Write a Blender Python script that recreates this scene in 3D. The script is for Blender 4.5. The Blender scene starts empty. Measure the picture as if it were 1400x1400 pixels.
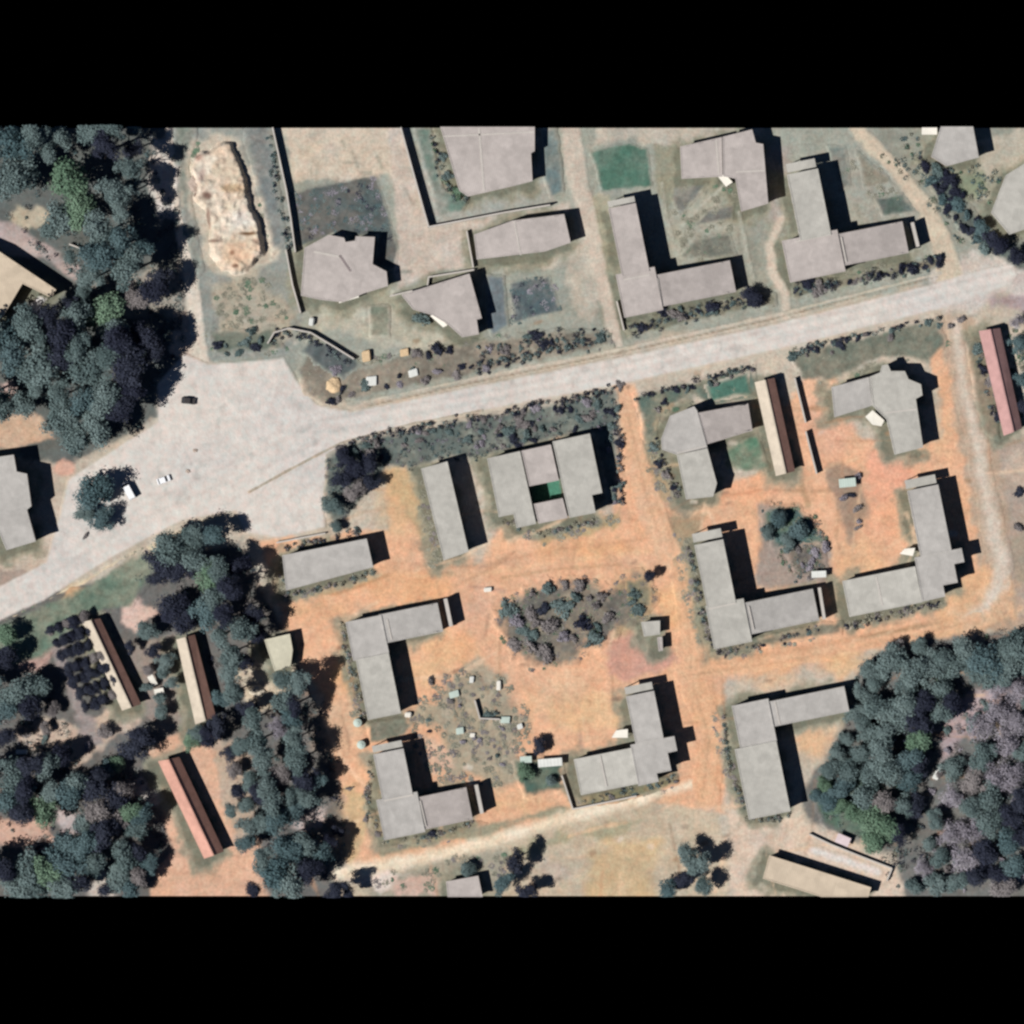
import bpy, bmesh, math, random
import numpy as np
from mathutils import Vector, Matrix

# ------------------------------------------------------------------ basics
S = 0.2                     # metres per photo pixel (1400 px = 280 m)
YB = 105.0                  # the surveyed strip runs from y = -105 m to y = +105 m
K = 1.27                    # lit radiance of a horizontal white surface
random.seed(7)
rng = np.random.default_rng(7)
scene = bpy.context.scene
COL = scene.collection

def P(p):
    return ((p[0] - 700) * S, (700 - p[1]) * S)

def lin(v):
    v /= 255.0
    return v / 12.92 if v <= 0.04045 else ((v + 0.055) / 1.055) ** 2.4

def c(r, g, b):
    return tuple(min(0.85, lin(v) / K) for v in (r, g, b))

def tag(o, label=None, cat=None, group=None, kind=None):
    if label: o['label'] = label
    if cat: o['category'] = cat
    if group: o['group'] = group
    if kind: o['kind'] = kind
    return o

def link(name, data, parent=None):
    o = bpy.data.objects.new(name, data)
    COL.objects.link(o)
    if parent is not None: o.parent = parent
    return o

def empty(name, loc=(0, 0, 0), rz=0.0):
    o = link(name, None)
    o.location = loc
    o.rotation_euler = (0, 0, rz)
    o.empty_display_size = 0.5
    return o

def bm_obj(name, bm, m, parent=None, smooth=False):
    bmesh.ops.recalc_face_normals(bm, faces=bm.faces[:])
    me = bpy.data.meshes.new(name)
    bm.to_mesh(me); bm.free()
    for mm in (m if isinstance(m, (list, tuple)) else [m]): me.materials.append(mm)
    if smooth:
        for p in me.polygons: p.use_smooth = True
    return link(name, me, parent)

# ------------------------------------------------------------------ noise
def vnoise(x, y, seed):
    xi = np.floor(x).astype(np.int64); yi = np.floor(y).astype(np.int64)
    fx = x - xi; fy = y - yi
    fx = fx * fx * (3 - 2 * fx); fy = fy * fy * (3 - 2 * fy)
    def h(a, b):
        n = (a * 374761393 + b * 668265263 + seed * 974634777) & 0x7fffffff
        n = ((n ^ (n >> 13)) * 1274126177) & 0x7fffffff
        n = (n ^ (n >> 16)) & 0xffff
        return n / 65535.0
    a = h(xi, yi); b = h(xi + 1, yi); d = h(xi, yi + 1); e = h(xi + 1, yi + 1)
    return (a * (1 - fx) + b * fx) * (1 - fy) + (d * (1 - fx) + e * fx) * fy

def fbm(x, y, scale, seed, oct=4):
    v = 0; a = 0.5; t = 0
    for i in range(oct):
        v = v + a * vnoise(x / scale, y / scale, seed + i * 17); t += a
        a *= 0.55; scale = scale / 2.03
    return v / t * 2 - 1

def sdist(x, y, poly):
    """signed distance to a polygon (positive inside), metres"""
    n = len(poly)
    d2 = np.full(x.shape, 1e12)
    inside = np.zeros(x.shape, bool)
    for i in range(n):
        ax, ay = poly[i]; bx, by = poly[(i + 1) % n]
        ex, ey = bx - ax, by - ay
        L = ex * ex + ey * ey + 1e-12
        t = np.clip(((x - ax) * ex + (y - ay) * ey) / L, 0, 1)
        d2 = np.minimum(d2, (x - ax - t * ex) ** 2 + (y - ay - t * ey) ** 2)
        cond = ((ay > y) != (by > y))
        xc = ax + (y - ay) * ex / (ey if abs(ey) > 1e-9 else 1e-9)
        inside ^= cond & (x < xc)
    d = np.sqrt(d2)
    return np.where(inside, d, -d)

def ldist(x, y, pts, widths):
    """positive inside a band round a polyline"""
    best = np.full(x.shape, -1e6)
    for i in range(len(pts) - 1):
        ax, ay = pts[i]; bx, by = pts[i + 1]
        ex, ey = bx - ax, by - ay
        t = np.clip(((x - ax) * ex + (y - ay) * ey) / (ex * ex + ey * ey + 1e-12), 0, 1)
        w = widths[i] * (1 - t) + widths[i + 1] * t
        best = np.maximum(best, w / 2 - np.hypot(x - ax - t * ex, y - ay - t * ey))
    return best

def smooth(t):
    t = np.clip(t, 0, 1)
    return t * t * (3 - 2 * t)

# ------------------------------------------------------------------ materials
def new_mat(name):
    m = bpy.data.materials.new(name); m.use_nodes = True
    nt = m.node_tree
    b = nt.nodes['Principled BSDF']
    b.inputs['Roughness'].default_value = 0.9
    b.inputs['Specular IOR Level'].default_value = 0.15
    return m, nt, b

def ramp_mul(nt, col_socket, fac_socket, lo, hi):
    """colour * (lo..hi by fac)"""
    mr = nt.nodes.new('ShaderNodeMapRange')
    mr.inputs['From Min'].default_value = 0.25; mr.inputs['From Max'].default_value = 0.75
    mr.inputs['To Min'].default_value = lo; mr.inputs['To Max'].default_value = hi
    nt.links.new(fac_socket, mr.inputs['Value'])
    mx = nt.nodes.new('ShaderNodeVectorMath'); mx.operation = 'SCALE'
    nt.links.new(col_socket, mx.inputs[0]); nt.links.new(mr.outputs['Result'], mx.inputs['Scale'])
    return mx.outputs['Vector']

def noise_node(nt, scale, detail=4, rough=0.6, coord='Object', seedv=0.0):
    tc = nt.nodes.new('ShaderNodeTexCoord')
    mp = nt.nodes.new('ShaderNodeMapping'); mp.inputs['Location'].default_value = (seedv, seedv * 1.7, 0)
    nt.links.new(tc.outputs[coord], mp.inputs['Vector'])
    n = nt.nodes.new('ShaderNodeTexNoise')
    n.inputs['Scale'].default_value = scale; n.inputs['Detail'].default_value = detail; n.inputs['Roughness'].default_value = rough
    nt.links.new(mp.outputs['Vector'], n.inputs['Vector'])
    return n

def soil_material(name='soil', lo=0.79, hi=1.17):
    m, nt, b = new_mat(name)
    at = nt.nodes.new('ShaderNodeAttribute'); at.attribute_name = 'soil'
    n1 = noise_node(nt, 1.1, 3, 0.7); n2 = noise_node(nt, 0.22, 4, 0.65, seedv=31)
    n3 = noise_node(nt, 0.55, 2, 0.6, seedv=83)
    v = ramp_mul(nt, at.outputs['Color'], n1.outputs['Fac'], lo, hi)
    v = ramp_mul(nt, v, n2.outputs['Fac'], 0.90, 1.10)
    # a faint drift between pinker and greyer earth
    tint = nt.nodes.new('ShaderNodeMix'); tint.data_type = 'RGBA'; tint.blend_type = 'MULTIPLY'
    tint.inputs['A'].default_value = (1, 1, 1, 1)
    tint.inputs['Factor'].default_value = 1
    rr = nt.nodes.new('ShaderNodeValToRGB')
    rr.color_ramp.elements[0].position = 0.3; rr.color_ramp.elements[0].color = (1.06, 0.97, 0.95, 1)
    rr.color_ramp.elements[1].position = 0.7; rr.color_ramp.elements[1].color = (0.96, 1.02, 1.02, 1)
    nt.links.new(n3.outputs['Fac'], rr.inputs['Fac'])
    nt.links.new(v, tint.inputs['A']); nt.links.new(rr.outputs['Color'], tint.inputs['B'])
    nt.links.new(tint.outputs['Result'], b.inputs['Base Color'])
    bp = nt.nodes.new('ShaderNodeBump'); bp.inputs['Strength'].default_value = 0.5; bp.inputs['Distance'].default_value = 0.25
    nt.links.new(n1.outputs['Fac'], bp.inputs['Height']); nt.links.new(bp.outputs['Normal'], b.inputs['Normal'])
    return m

_mats = {}
def surf(key, col, lo=0.88, hi=1.1, scale=0.6, rough=0.85, bump=0.0, metal=0.0):
    k = ('s', key)
    if k in _mats: return _mats[k]
    m, nt, b = new_mat(key)
    b.inputs['Roughness'].default_value = rough
    b.inputs['Metallic'].default_value = metal
    rgb = nt.nodes.new('ShaderNodeRGB'); rgb.outputs[0].default_value = (*col, 1)
    n = noise_node(nt, scale, 5, 0.65, seedv=len(_mats) * 13.7)
    n2 = noise_node(nt, scale * 0.22, 2, 0.5, seedv=len(_mats) * 7.1 + 3)
    v = ramp_mul(nt, rgb.outputs[0], n.outputs['Fac'], lo, hi)
    v = ramp_mul(nt, v, n2.outputs['Fac'], 0.92, 1.07)
    if 'roof' in key:                     # sheet rows and drip stains
        wv = nt.nodes.new('ShaderNodeTexWave'); wv.inputs['Scale'].default_value = 0.55; wv.inputs['Distortion'].default_value = 1.2; wv.inputs['Detail'].default_value = 2
        tc = nt.nodes.new('ShaderNodeTexCoord'); mp = nt.nodes.new('ShaderNodeMapping'); mp.inputs['Rotation'].default_value = (0, 0, 0.22)
        nt.links.new(tc.outputs['Object'], mp.inputs['Vector']); nt.links.new(mp.outputs['Vector'], wv.inputs['Vector'])
        v = ramp_mul(nt, v, wv.outputs['Fac'], 0.96, 1.03)
        vo = nt.nodes.new('ShaderNodeTexVoronoi'); vo.distance = 'CHEBYCHEV'; vo.inputs['Scale'].default_value = 0.3
        nt.links.new(mp.outputs['Vector'], vo.inputs['Vector'])
        sp = nt.nodes.new('ShaderNodeSeparateColor'); nt.links.new(vo.outputs['Color'], sp.inputs['Color'])
        v = ramp_mul(nt, v, sp.outputs['Red'], 0.955, 1.035)
    nt.links.new(v, b.inputs['Base Color'])
    if bump:
        bp = nt.nodes.new('ShaderNodeBump'); bp.inputs['Strength'].default_value = bump; bp.inputs['Distance'].default_value = 0.1
        nt.links.new(n.outputs['Fac'], bp.inputs['Height']); nt.links.new(bp.outputs['Normal'], b.inputs['Normal'])
    _mats[k] = m
    return m

def leaf_material(name, ca, cb):
    m, nt, b = new_mat(name)
    b.inputs['Roughness'].default_value = 0.75
    oi = nt.nodes.new('ShaderNodeObjectInfo')
    at = nt.nodes.new('ShaderNodeAttribute'); at.attribute_name = 'leafvar'
    ad = nt.nodes.new('ShaderNodeMath'); ad.operation = 'MULTIPLY_ADD'
    ad.inputs[1].default_value = 0.55
    nt.links.new(at.outputs['Fac'], ad.inputs[0])
    ml = nt.nodes.new('ShaderNodeMath'); ml.operation = 'MULTIPLY'; ml.inputs[1].default_value = 0.45
    nt.links.new(oi.outputs['Random'], ml.inputs[0]); nt.links.new(ml.outputs[0], ad.inputs[2])
    mx = nt.nodes.new('ShaderNodeMix'); mx.data_type = 'RGBA'
    mx.inputs['A'].default_value = (*ca, 1); mx.inputs['B'].default_value = (*cb, 1)
    nt.links.new(ad.outputs[0], mx.inputs['Factor'])
    nt.links.new(mx.outputs['Result'], b.inputs['Base Color'])
    return m

SOIL = soil_material()
ROADM = soil_material('road_surface', 0.95, 1.05)
ROOF = {
    'grey':  surf('grey_roof', c(189, 184, 177), 0.84, 1.12, 0.5),
    'pink':  surf('pinkish_roof', c(192, 182, 175), 0.84, 1.12, 0.5),
    'pale':  surf('pale_roof', c(191, 187, 177), 0.84, 1.12, 0.5),
    'beige': surf('beige_roof', c(212, 194, 170), 0.9, 1.08, 0.5),
    'cream': surf('cream_roof', c(214, 208, 184), 0.88, 1.08, 0.6),
    'red':   surf('red_roof', c(192, 150, 144), 0.85, 1.12, 0.5),
    'rust':  surf('rusty_roof', c(206, 156, 138), 0.8, 1.15, 0.5),
    'dusty': surf('dusty_roof', c(206, 192, 172), 0.83, 1.12, 0.5),
}
WALL = surf('plaster_wall', c(190, 176, 158), 0.85, 1.08, 0.8)
WALLG = surf('boundary_wall_plaster', c(172, 164, 152), 0.8, 1.1, 0.8)
JOINTD = surf('dark_joint', c(146, 134, 132), 0.85, 1.1, 0.8)
JOINTP = surf('pale_joint', c(206, 198, 188), 0.9, 1.08, 0.8)
WHITE = surf('white_sheet', c(246, 240, 226), 0.92, 1.04, 0.8, rough=0.6)
POST = surf('grey_post', c(120, 118, 115))
GLASS = surf('dark_glass', (0.03, 0.035, 0.04), rough=0.15)
DOORM = surf('brown_door', (0.12, 0.07, 0.045))
TYRE = surf('black_rubber', (0.02, 0.02, 0.02))
CHROME = surf('grey_metal', (0.45, 0.45, 0.45), rough=0.35, metal=0.8)
BARK = surf('bark', (0.09, 0.07, 0.055), 0.7, 1.2, 3.0)
SAND = surf('sandy_earth', c(220, 206, 184), 0.78, 1.15, 0.55, bump=0.6)
SANDP = surf('pinkish_earth', c(222, 196, 172), 0.8, 1.12, 0.7, bump=0.6)
RUBBLE = surf('rubble_stone', c(190, 172, 158), 0.7, 1.15, 1.5, bump=0.5)
STRAW = surf('pale_straw', c(228, 198, 158), 0.75, 1.15, 2.0, bump=0.6)
REDBROWN = surf('red_brown_roof', c(184, 142, 126), 0.78, 1.12, 0.6)
LEAF = {
    'green': leaf_material('grey_green_leaves', (0.070, 0.106, 0.104), (0.168, 0.220, 0.210)),
    'bright': leaf_material('mid_green_leaves', (0.075, 0.135, 0.085), (0.165, 0.245, 0.165)),
    'teal': leaf_material('blue_green_leaves', (0.048, 0.088, 0.096), (0.122, 0.178, 0.182)),
    'dark': leaf_material('dark_leaves', (0.012, 0.014, 0.030), (0.040, 0.046, 0.066)),  # dark foliage; shade of shadowed wood crowns is also put into this colour
    'dry': leaf_material('dry_grey_twigs', (0.185, 0.168, 0.192), (0.375, 0.342, 0.378)),
    'weed': leaf_material('olive_weeds', (0.180, 0.180, 0.135), (0.340, 0.320, 0.245)),
    'brown': leaf_material('brown_leaves', (0.135, 0.120, 0.118), (0.280, 0.250, 0.240)),
}
TONE = {'weed': 'olive', 'green': 'grey-green', 'bright': 'fresh green', 'teal': 'blue-green', 'dark': 'dark',
        'dry': 'dry grey', 'brown': 'brownish'}

# ------------------------------------------------------------------ ground colours
GX0, GX1, GR = -168.0, 168.0, 0.5
gx = np.linspace(GX0, GX1, int((GX1 - GX0) / GR) + 1)
gy = np.linspace(-YB, YB, int(2 * YB / GR) + 1)
GXX, GYY = np.meshgrid(gx, gy)
FIELD = np.zeros(GXX.shape + (3,))
FIELD[:] = c(198, 186, 168)
J1 = fbm(GXX, GYY, 9, 3); J2 = fbm(GXX, GYY, 3.0, 91, 3)

def paint(poly, col, soft=1.6, amp=1.6, strength=1.0):
    q = [P(p) for p in poly]
    xs = [p[0] for p in q]; ys = [p[1] for p in q]; m = 5
    i0, i1 = np.searchsorted(gx, [min(xs) - m, max(xs) + m]); j0, j1 = np.searchsorted(gy, [min(ys) - m, max(ys) + m])
    sl = (slice(j0, j1), slice(i0, i1))
    if i1 <= i0 or j1 <= j0: return
    d = sdist(GXX[sl], GYY[sl], q)
    a = smooth((d + (J1[sl] * 1.4 + J2[sl] * 0.9) * amp) / soft + 0.5) * strength
    FIELD[sl] = FIELD[sl] * (1 - a[..., None]) + np.array(c(*col)) * a[..., None]

def ell(x, y, rx, ry):
    return [(x + rx * math.cos(t), y + ry * math.sin(t)) for t in [i * math.pi / 6 for i in range(12)]]

W = -300; E = 1700
paint([(225, 160), (E, 160), (E, 360), (1400, 360), (640, 520), (480, 555), (410, 520), (285, 490)], (162, 164, 151))
paint([(232, 160), (375, 160), (400, 300), (412, 440), (395, 490), (285, 490), (265, 400), (245, 280)], (150, 153, 145))
paint([(262, 200), (300, 184), (330, 192), (345, 240), (366, 310), (374, 350), (350, 378), (320, 388), (290, 372), (272, 320), (252, 280), (248, 235)], (196, 186, 168), 2.5, 2.2)
paint([(280, 385), (350, 370), (400, 430), (390, 480), (300, 455)], (176, 168, 150), 3, 2)
paint([(385, 160), (545, 160), (555, 240), (530, 235), (400, 255)], (206, 192, 172))
paint([(565, 160), (752, 160), (760, 278), (600, 308), (582, 260)], (168, 168, 158), 1.2, .6)
paint([(395, 345), (540, 400), (550, 440), (640, 470), (620, 490), (430, 450)], (186, 182, 164))
paint([(915, 250), (1010, 250), (1015, 350), (915, 360)], (168, 166, 150))
paint([(1180, 160), (E, 160), (E, 360), (1290, 330)], (152, 152, 138))
paint([(1335, 195), (1410, 170), (1500, 215), (1375, 235), (1345, 290)], (186, 178, 160))
paint(ell(1320, 250, 26, 16), (140, 148, 124), 3, 2)
paint([(530, 165), (556, 165), (566, 240), (590, 312), (700, 292), (752, 282), (776, 276), (780, 292), (700, 303), (648, 322), (652, 360), (590, 376), (545, 395), (535, 360), (546, 330)], (200, 187, 173), 1.4, .8)
paint([(700, 350), (785, 335), (800, 300), (830, 440), (780, 450), (768, 365), (690, 372)], (190, 182, 166))
paint([(890, 180), (930, 185), (925, 260), (912, 300), (900, 260)], (150, 148, 128), 1.6, 1)
paint([(820, 165), (1060, 165), (1040, 182), (985, 188), (930, 198), (885, 196), (810, 200)], (190, 181, 165))
paint([(1010, 285), (1070, 300), (1060, 420), (1010, 405), (1000, 360)], (156, 156, 142), 2)
paint([(398, 335), (420, 335), (414, 420), (404, 400)], (146, 154, 144), 1.4)
paint([(800, 270), (835, 265), (838, 440), (826, 430)], (178, 172, 148), 2)
paint([(1050, 200), (1076, 200), (1076, 300), (1048, 290)], (170, 162, 152), 2)
paint([(1150, 200), (1250, 260), (1270, 300), (1160, 310)], (166, 164, 150))
# wood floor, upper corner
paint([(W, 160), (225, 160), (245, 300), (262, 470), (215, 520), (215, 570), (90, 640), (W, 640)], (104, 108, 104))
paint(ell(40, 298, 34, 18), (190, 178, 155))
paint([(W, 295), (15, 300), (112, 368), (105, 388), (60, 352), (W, 325)], (184, 168, 162), 1.2, .8)
paint([(W, 565), (60, 560), (75, 600), (0, 618), (W, 640)], (202, 172, 146))
paint(ell(12, 535, 18, 10), (196, 170, 160))
paint([(110, 380), (260, 368), (264, 440), (230, 440), (150, 420)], (160, 154, 142), 2.5, 2)
paint([(235, 425), (268, 420), (270, 490), (235, 480)], (206, 186, 168))
paint([(205, 185), (235, 185), (238, 300), (215, 300), (205, 230)], (215, 206, 196))
paint([(W, 600), (82, 630), (85, 760), (60, 800), (0, 850), (W, 900)], (200, 184, 166))
paint(ell(15, 790, 30, 12), (168, 150, 136))
paint(ell(85, 640, 18, 12), (215, 172, 152))
# wood floor, lower corner
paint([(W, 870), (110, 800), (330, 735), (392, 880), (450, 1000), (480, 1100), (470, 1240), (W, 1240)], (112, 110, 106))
paint([(85, 795), (132, 812), (122, 850), (90, 840)], (204, 168, 132))
paint([(172, 805), (218, 840), (185, 862), (165, 850)], (218, 188, 172))
paint([(160, 880), (240, 870), (280, 990), (230, 1010), (190, 970)], (152, 140, 130))
paint([(20, 888), (72, 888), (60, 917), (22, 917)], (190, 158, 148))
paint([(60, 980), (110, 1000), (170, 955), (195, 985), (150, 1012), (110, 1055), (88, 1052), (100, 1020), (40, 1022), (20, 1000)], (196, 176, 158))
paint([(72, 890), (85, 890), (140, 1015), (122, 1022)], (156, 146, 142))
paint([(205, 1030), (240, 995), (262, 985), (300, 1015), (335, 1060), (352, 1160), (365, 1240), (195, 1240), (232, 1165)], (220, 178, 150))
paint([(192, 1055), (238, 1090), (215, 1112), (178, 1078)], (194, 188, 180))
paint([(W, 1125), (60, 1118), (70, 1150), (W, 1178)], (204, 168, 148))
paint([(80, 1112), (110, 1115), (105, 1140), (88, 1152)], (192, 178, 174))
paint([(138, 1190), (160, 1188), (165, 1240), (115, 1240)], (200, 190, 178))
paint([(340, 878), (402, 878), (397, 962), (340, 977), (325, 930)], (208, 192, 168))
paint([(395, 1098), (452, 1098), (442, 1132), (398, 1137)], (190, 174, 168))
paint([(288, 1008), (342, 1020), (352, 1135), (330, 1160), (308, 1100)], (188, 168, 148))
# orange earth of the housing estate
paint([(345, 737), (395, 735), (535, 728), (530, 645), (575, 640), (640, 765), (660, 770), (690, 705), (735, 722),
       (830, 700), (848, 600), (842, 530), (868, 525), (882, 600), (905, 690), (1035, 652), (1095, 515), (1140, 515),
       (1140, 580), (1220, 620), (1290, 600), (1268, 490), (1300, 440), (1322, 550), (1350, 700), (1385, 820),
       (1340, 868), (1200, 892), (1000, 930), (985, 960), (990, 1112), (880, 1112), (700, 1150), (480, 1200),
       (470, 1110), (440, 960), (395, 880), (365, 760)], (230, 182, 147), 2.0, 1.6)
for (x, y, rx, ry, col) in [(560, 800, 60, 22, (224, 168, 118)), (440, 850, 40, 20, (228, 172, 128)), (800, 750, 70, 18, (224, 170, 118)),
                            (880, 700, 24, 40, (228, 170, 124)), (1215, 650, 36, 32, (232, 162, 130)), (1130, 570, 34, 30, (224, 172, 138)),
                            (620, 890, 34, 24, (228, 172, 122)), (770, 960, 60, 20, (222, 180, 136)), (970, 1040, 22, 50, (224, 166, 120)),
                            (1330, 850, 36, 20, (224, 176, 122)), (1200, 720, 40, 28, (226, 172, 128)), (480, 920, 22, 30, (226, 176, 118)),
                            (500, 1060, 14, 18, (228, 172, 126)), (1115, 1012, 26, 22, (230, 178, 126)), (920, 830, 22, 30, (230, 178, 124)),
                            (870, 700, 60, 14, (228, 170, 128)), (1080, 905, 120, 14, (228, 170, 122)), (1000, 672, 60, 12, (226, 164, 122))]:
    paint(ell(x, y, rx, ry), (col[0] + 2, col[1] + 6, col[2] + 12), 6, 2.5, 0.7)
def rut(pts, w, col, strength=0.6):
    q = [P(p) for p in pts]; xs = [p[0] for p in q]; ys = [p[1] for p in q]; m = 4
    i0, i1 = np.searchsorted(gx, [min(xs) - m, max(xs) + m]); j0, j1 = np.searchsorted(gy, [min(ys) - m, max(ys) + m])
    sl = (slice(j0, j1), slice(i0, i1))
    d = ldist(GXX[sl], GYY[sl], q, [w * S] * len(q))
    a = smooth((d + J2[sl] * 0.5) / 0.8 + 0.5)[..., None] * strength
    FIELD[sl] = FIELD[sl] * (1 - a) + np.array(c(*col)) * a
for pts, w, col in [([(400, 806), (460, 812), (530, 786)], 5, (176, 134, 96)), ([(655, 776), (692, 766)], 6, (176, 140, 116)), ([(592, 786), (618, 784)], 6, (150, 124, 96)), ([(640, 802), (690, 808)], 4, (178, 140, 122)),
                    ([(540, 770), (640, 775), (760, 752), (900, 735)], 4, (206, 156, 122)), ([(560, 788), (660, 785), (780, 766), (900, 752)], 4, (232, 190, 150)), ([(856, 560), (872, 650), (895, 740)], 4, (206, 158, 126)), ([(870, 556), (888, 650), (912, 735)], 4, (236, 190, 156)),
                    ([(940, 905), (1060, 893), (1200, 868), (1330, 835)], 5, (204, 156, 120)), ([(950, 925), (1060, 912), (1170, 892)], 4, (234, 192, 152)), ([(1180, 872), (1290, 850)], 6, (150, 126, 96)), ([(945, 880), (975, 990), (985, 1100)], 4, (204, 150, 116)),
                    ([(780, 1146), (820, 1136), (868, 1128)], 5, (158, 134, 108)), ([(930, 860), (948, 960), (962, 1080)], 4, (230, 184, 146)), ([(686, 790), (760, 778), (850, 772)], 4, (186, 150, 114)), ([(836, 905), (838, 960)], 4, (176, 134, 104)),
                    ([(842, 980), (846, 1010)], 4, (178, 138, 108)), ([(790, 985), (796, 1030)], 6, (180, 150, 132)), ([(905, 690), (960, 684), (1040, 670)], 4, (206, 150, 116)), ([(1320, 560), (1332, 640), (1340, 720)], 4, (176, 132, 104)),
                    ([(1095, 660), (1105, 690)], 8, (170, 146, 112)), ([(555, 650), (565, 700), (590, 770)], 6, (166, 142, 108)), ([(384, 760), (388, 800), (396, 816)], 6, (164, 136, 104)), ([(396, 818), (450, 810), (520, 786)], 5, (196, 178, 140))]:
    rut(pts, w, col)
# paler and greyer trodden patches in the estate earth
for (x, y, rx, ry, col) in [(545, 690, 22, 40, (206, 178, 142)), (690, 770, 40, 12, (214, 178, 152)), (430, 830, 40, 10, (206, 170, 136)), (650, 830, 30, 30, (216, 176, 154)), (590, 915, 40, 20, (224, 190, 152)),
                            (800, 980, 50, 26, (224, 190, 150)), (760, 940, 40, 12, (216, 186, 158)), (860, 780, 26, 14, (214, 184, 150)), (990, 700, 60, 8, (214, 176, 148)), (1125, 590, 26, 40, (216, 172, 150)),
                            (1210, 690, 26, 44, (222, 170, 144)), (1170, 770, 30, 24, (220, 182, 146)), (1060, 930, 50, 10, (222, 184, 150)), (1180, 905, 50, 10, (216, 188, 150)), (1285, 570, 12, 60, (216, 180, 146)),
                            (460, 1000, 22, 26, (196, 172, 150)), (480, 960, 20, 20, (202, 176, 152)), (420, 790, 36, 12, (204, 176, 140)), (1010, 1060, 14, 60, (190, 160, 136)), (960, 960, 22, 30, (222, 176, 140)),
                            (470, 1130, 20, 40, (214, 186, 152)), (840, 1110, 60, 10, (222, 184, 146)), (1310, 720, 14, 60, (220, 178, 146)), (900, 900, 30, 12, (220, 180, 148)), (700, 1100, 50, 14, (214, 182, 146))]:
    paint(ell(x, y, rx, ry), (col[0] + 4, col[1], col[2] - 6), 6, 3, 0.6)
paint([(690, 718), (740, 722), (830, 700), (852, 690), (852, 722), (740, 747)], (186, 162, 124), 2)
paint([(600, 935), (628, 915), (652, 902), (690, 922), (716, 965), (728, 1000), (700, 1020), (722, 1060), (680, 1078), (640, 1060), (600, 1078), (618, 1040), (596, 1000), (560, 985), (562, 968), (606, 960)], (172, 160, 138), 3, 2.2)
paint([(570, 1000), (600, 1005), (620, 1050), (590, 1062)], (218, 182, 156), 2)
paint([(470, 1080), (512, 1090), (500, 1150), (478, 1185)], (208, 178, 138))
paint([(835, 868), (905, 850), (927, 900), (860, 932), (830, 922)], (206, 158, 138), 2)
paint([(1130, 640), (1176, 640), (1182, 700), (1165, 742), (1150, 720)], (166, 142, 122), 2)
paint([(1040, 690), (1090, 688), (1132, 740), (1142, 800), (1032, 802)], (166, 150, 138), 2)
paint([(880, 545), (930, 540), (905, 600), (920, 690), (895, 680), (880, 610)], (178, 156, 126), 2)
paint([(910, 700), (960, 705), (955, 800), (975, 880), (945, 870), (925, 780)], (172, 152, 124), 2)
paint([(835, 790), (890, 780), (890, 850), (840, 870)], (186, 160, 126), 3)
paint([(520, 640), (575, 640), (585, 720), (610, 765), (590, 775), (555, 700)], (196, 168, 130), 3)
paint([(480, 1205), (640, 1162), (780, 1112), (900, 1088), (985, 1112), (1000, 1240), (465, 1240)], (200, 184, 160))
paint([(505, 1160), (640, 1134), (760, 1100), (790, 1108), (660, 1140), (520, 1174)], (158, 152, 128), 2, 2)
paint([(560, 1196), (660, 1172), (780, 1136), (880, 1112), (900, 1124), (780, 1152), (660, 1190), (560, 1212)], (166, 160, 134), 2.5, 2.5)
paint([(500, 1195), (640, 1168), (700, 1160), (690, 1240), (500, 1240)], (166, 160, 142), 3, 2.5)
paint(ell(830, 1195, 26, 16), (204, 196, 150), 4, 3)
paint(ell(760, 1190, 24, 16), (190, 176, 160), 4, 3)
paint([(470, 1205), (520, 1190), (560, 1195), (520, 1215)], (222, 206, 192), 2)
paint([(540, 1200), (600, 1190), (610, 1225), (540, 1225)], (206, 176, 158), 2)
paint([(800, 1160), (900, 1150), (900, 1240), (790, 1240)], (206, 180, 142), 4, 2)
paint([(1285, 430), (1330, 430), (1420, 830), (1395, 880), (1335, 860), (1330, 680), (1300, 560)], (188, 166, 144), 2)
paint([(1365, 600), (E, 600), (E, 850), (1385, 850), (1372, 700)], (178, 162, 148), 3)
paint([(1290, 800), (1345, 770), (1392, 800), (1392, 850), (1340, 872), (1270, 880)], (226, 182, 142), 4, 2.5)
paint(ell(1395, 650, 20, 30), (196, 178, 160), 4, 3)
paint(ell(1400, 760, 16, 40), (166, 152, 134), 4, 3)
# wood floor, right side
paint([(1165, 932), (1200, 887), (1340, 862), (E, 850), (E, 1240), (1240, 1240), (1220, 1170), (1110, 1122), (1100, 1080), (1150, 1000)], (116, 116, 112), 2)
paint([(1286, 1000), (1330, 940), (1400, 918), (E, 900), (E, 955), (1400, 960), (1345, 982), (1312, 1012), (1285, 1062)], (178, 160, 160), 3)
paint([(1000, 1112), (1110, 1132), (1225, 1182), (1242, 1240), (1000, 1240)], (214, 194, 174))
paint(ell(1165, 958, 14, 12), (206, 184, 160))
paint([(1345, 400), (E, 380), (E, 430), (1350, 425)], (176, 158, 156))

def field_at(x, y):
    i = np.clip(np.round((x - GX0) / GR).astype(int), 0, len(gx) - 1)
    j = np.clip(np.round((y + YB) / GR).astype(int), 0, len(gy) - 1)
    return FIELD[j, i]

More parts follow.
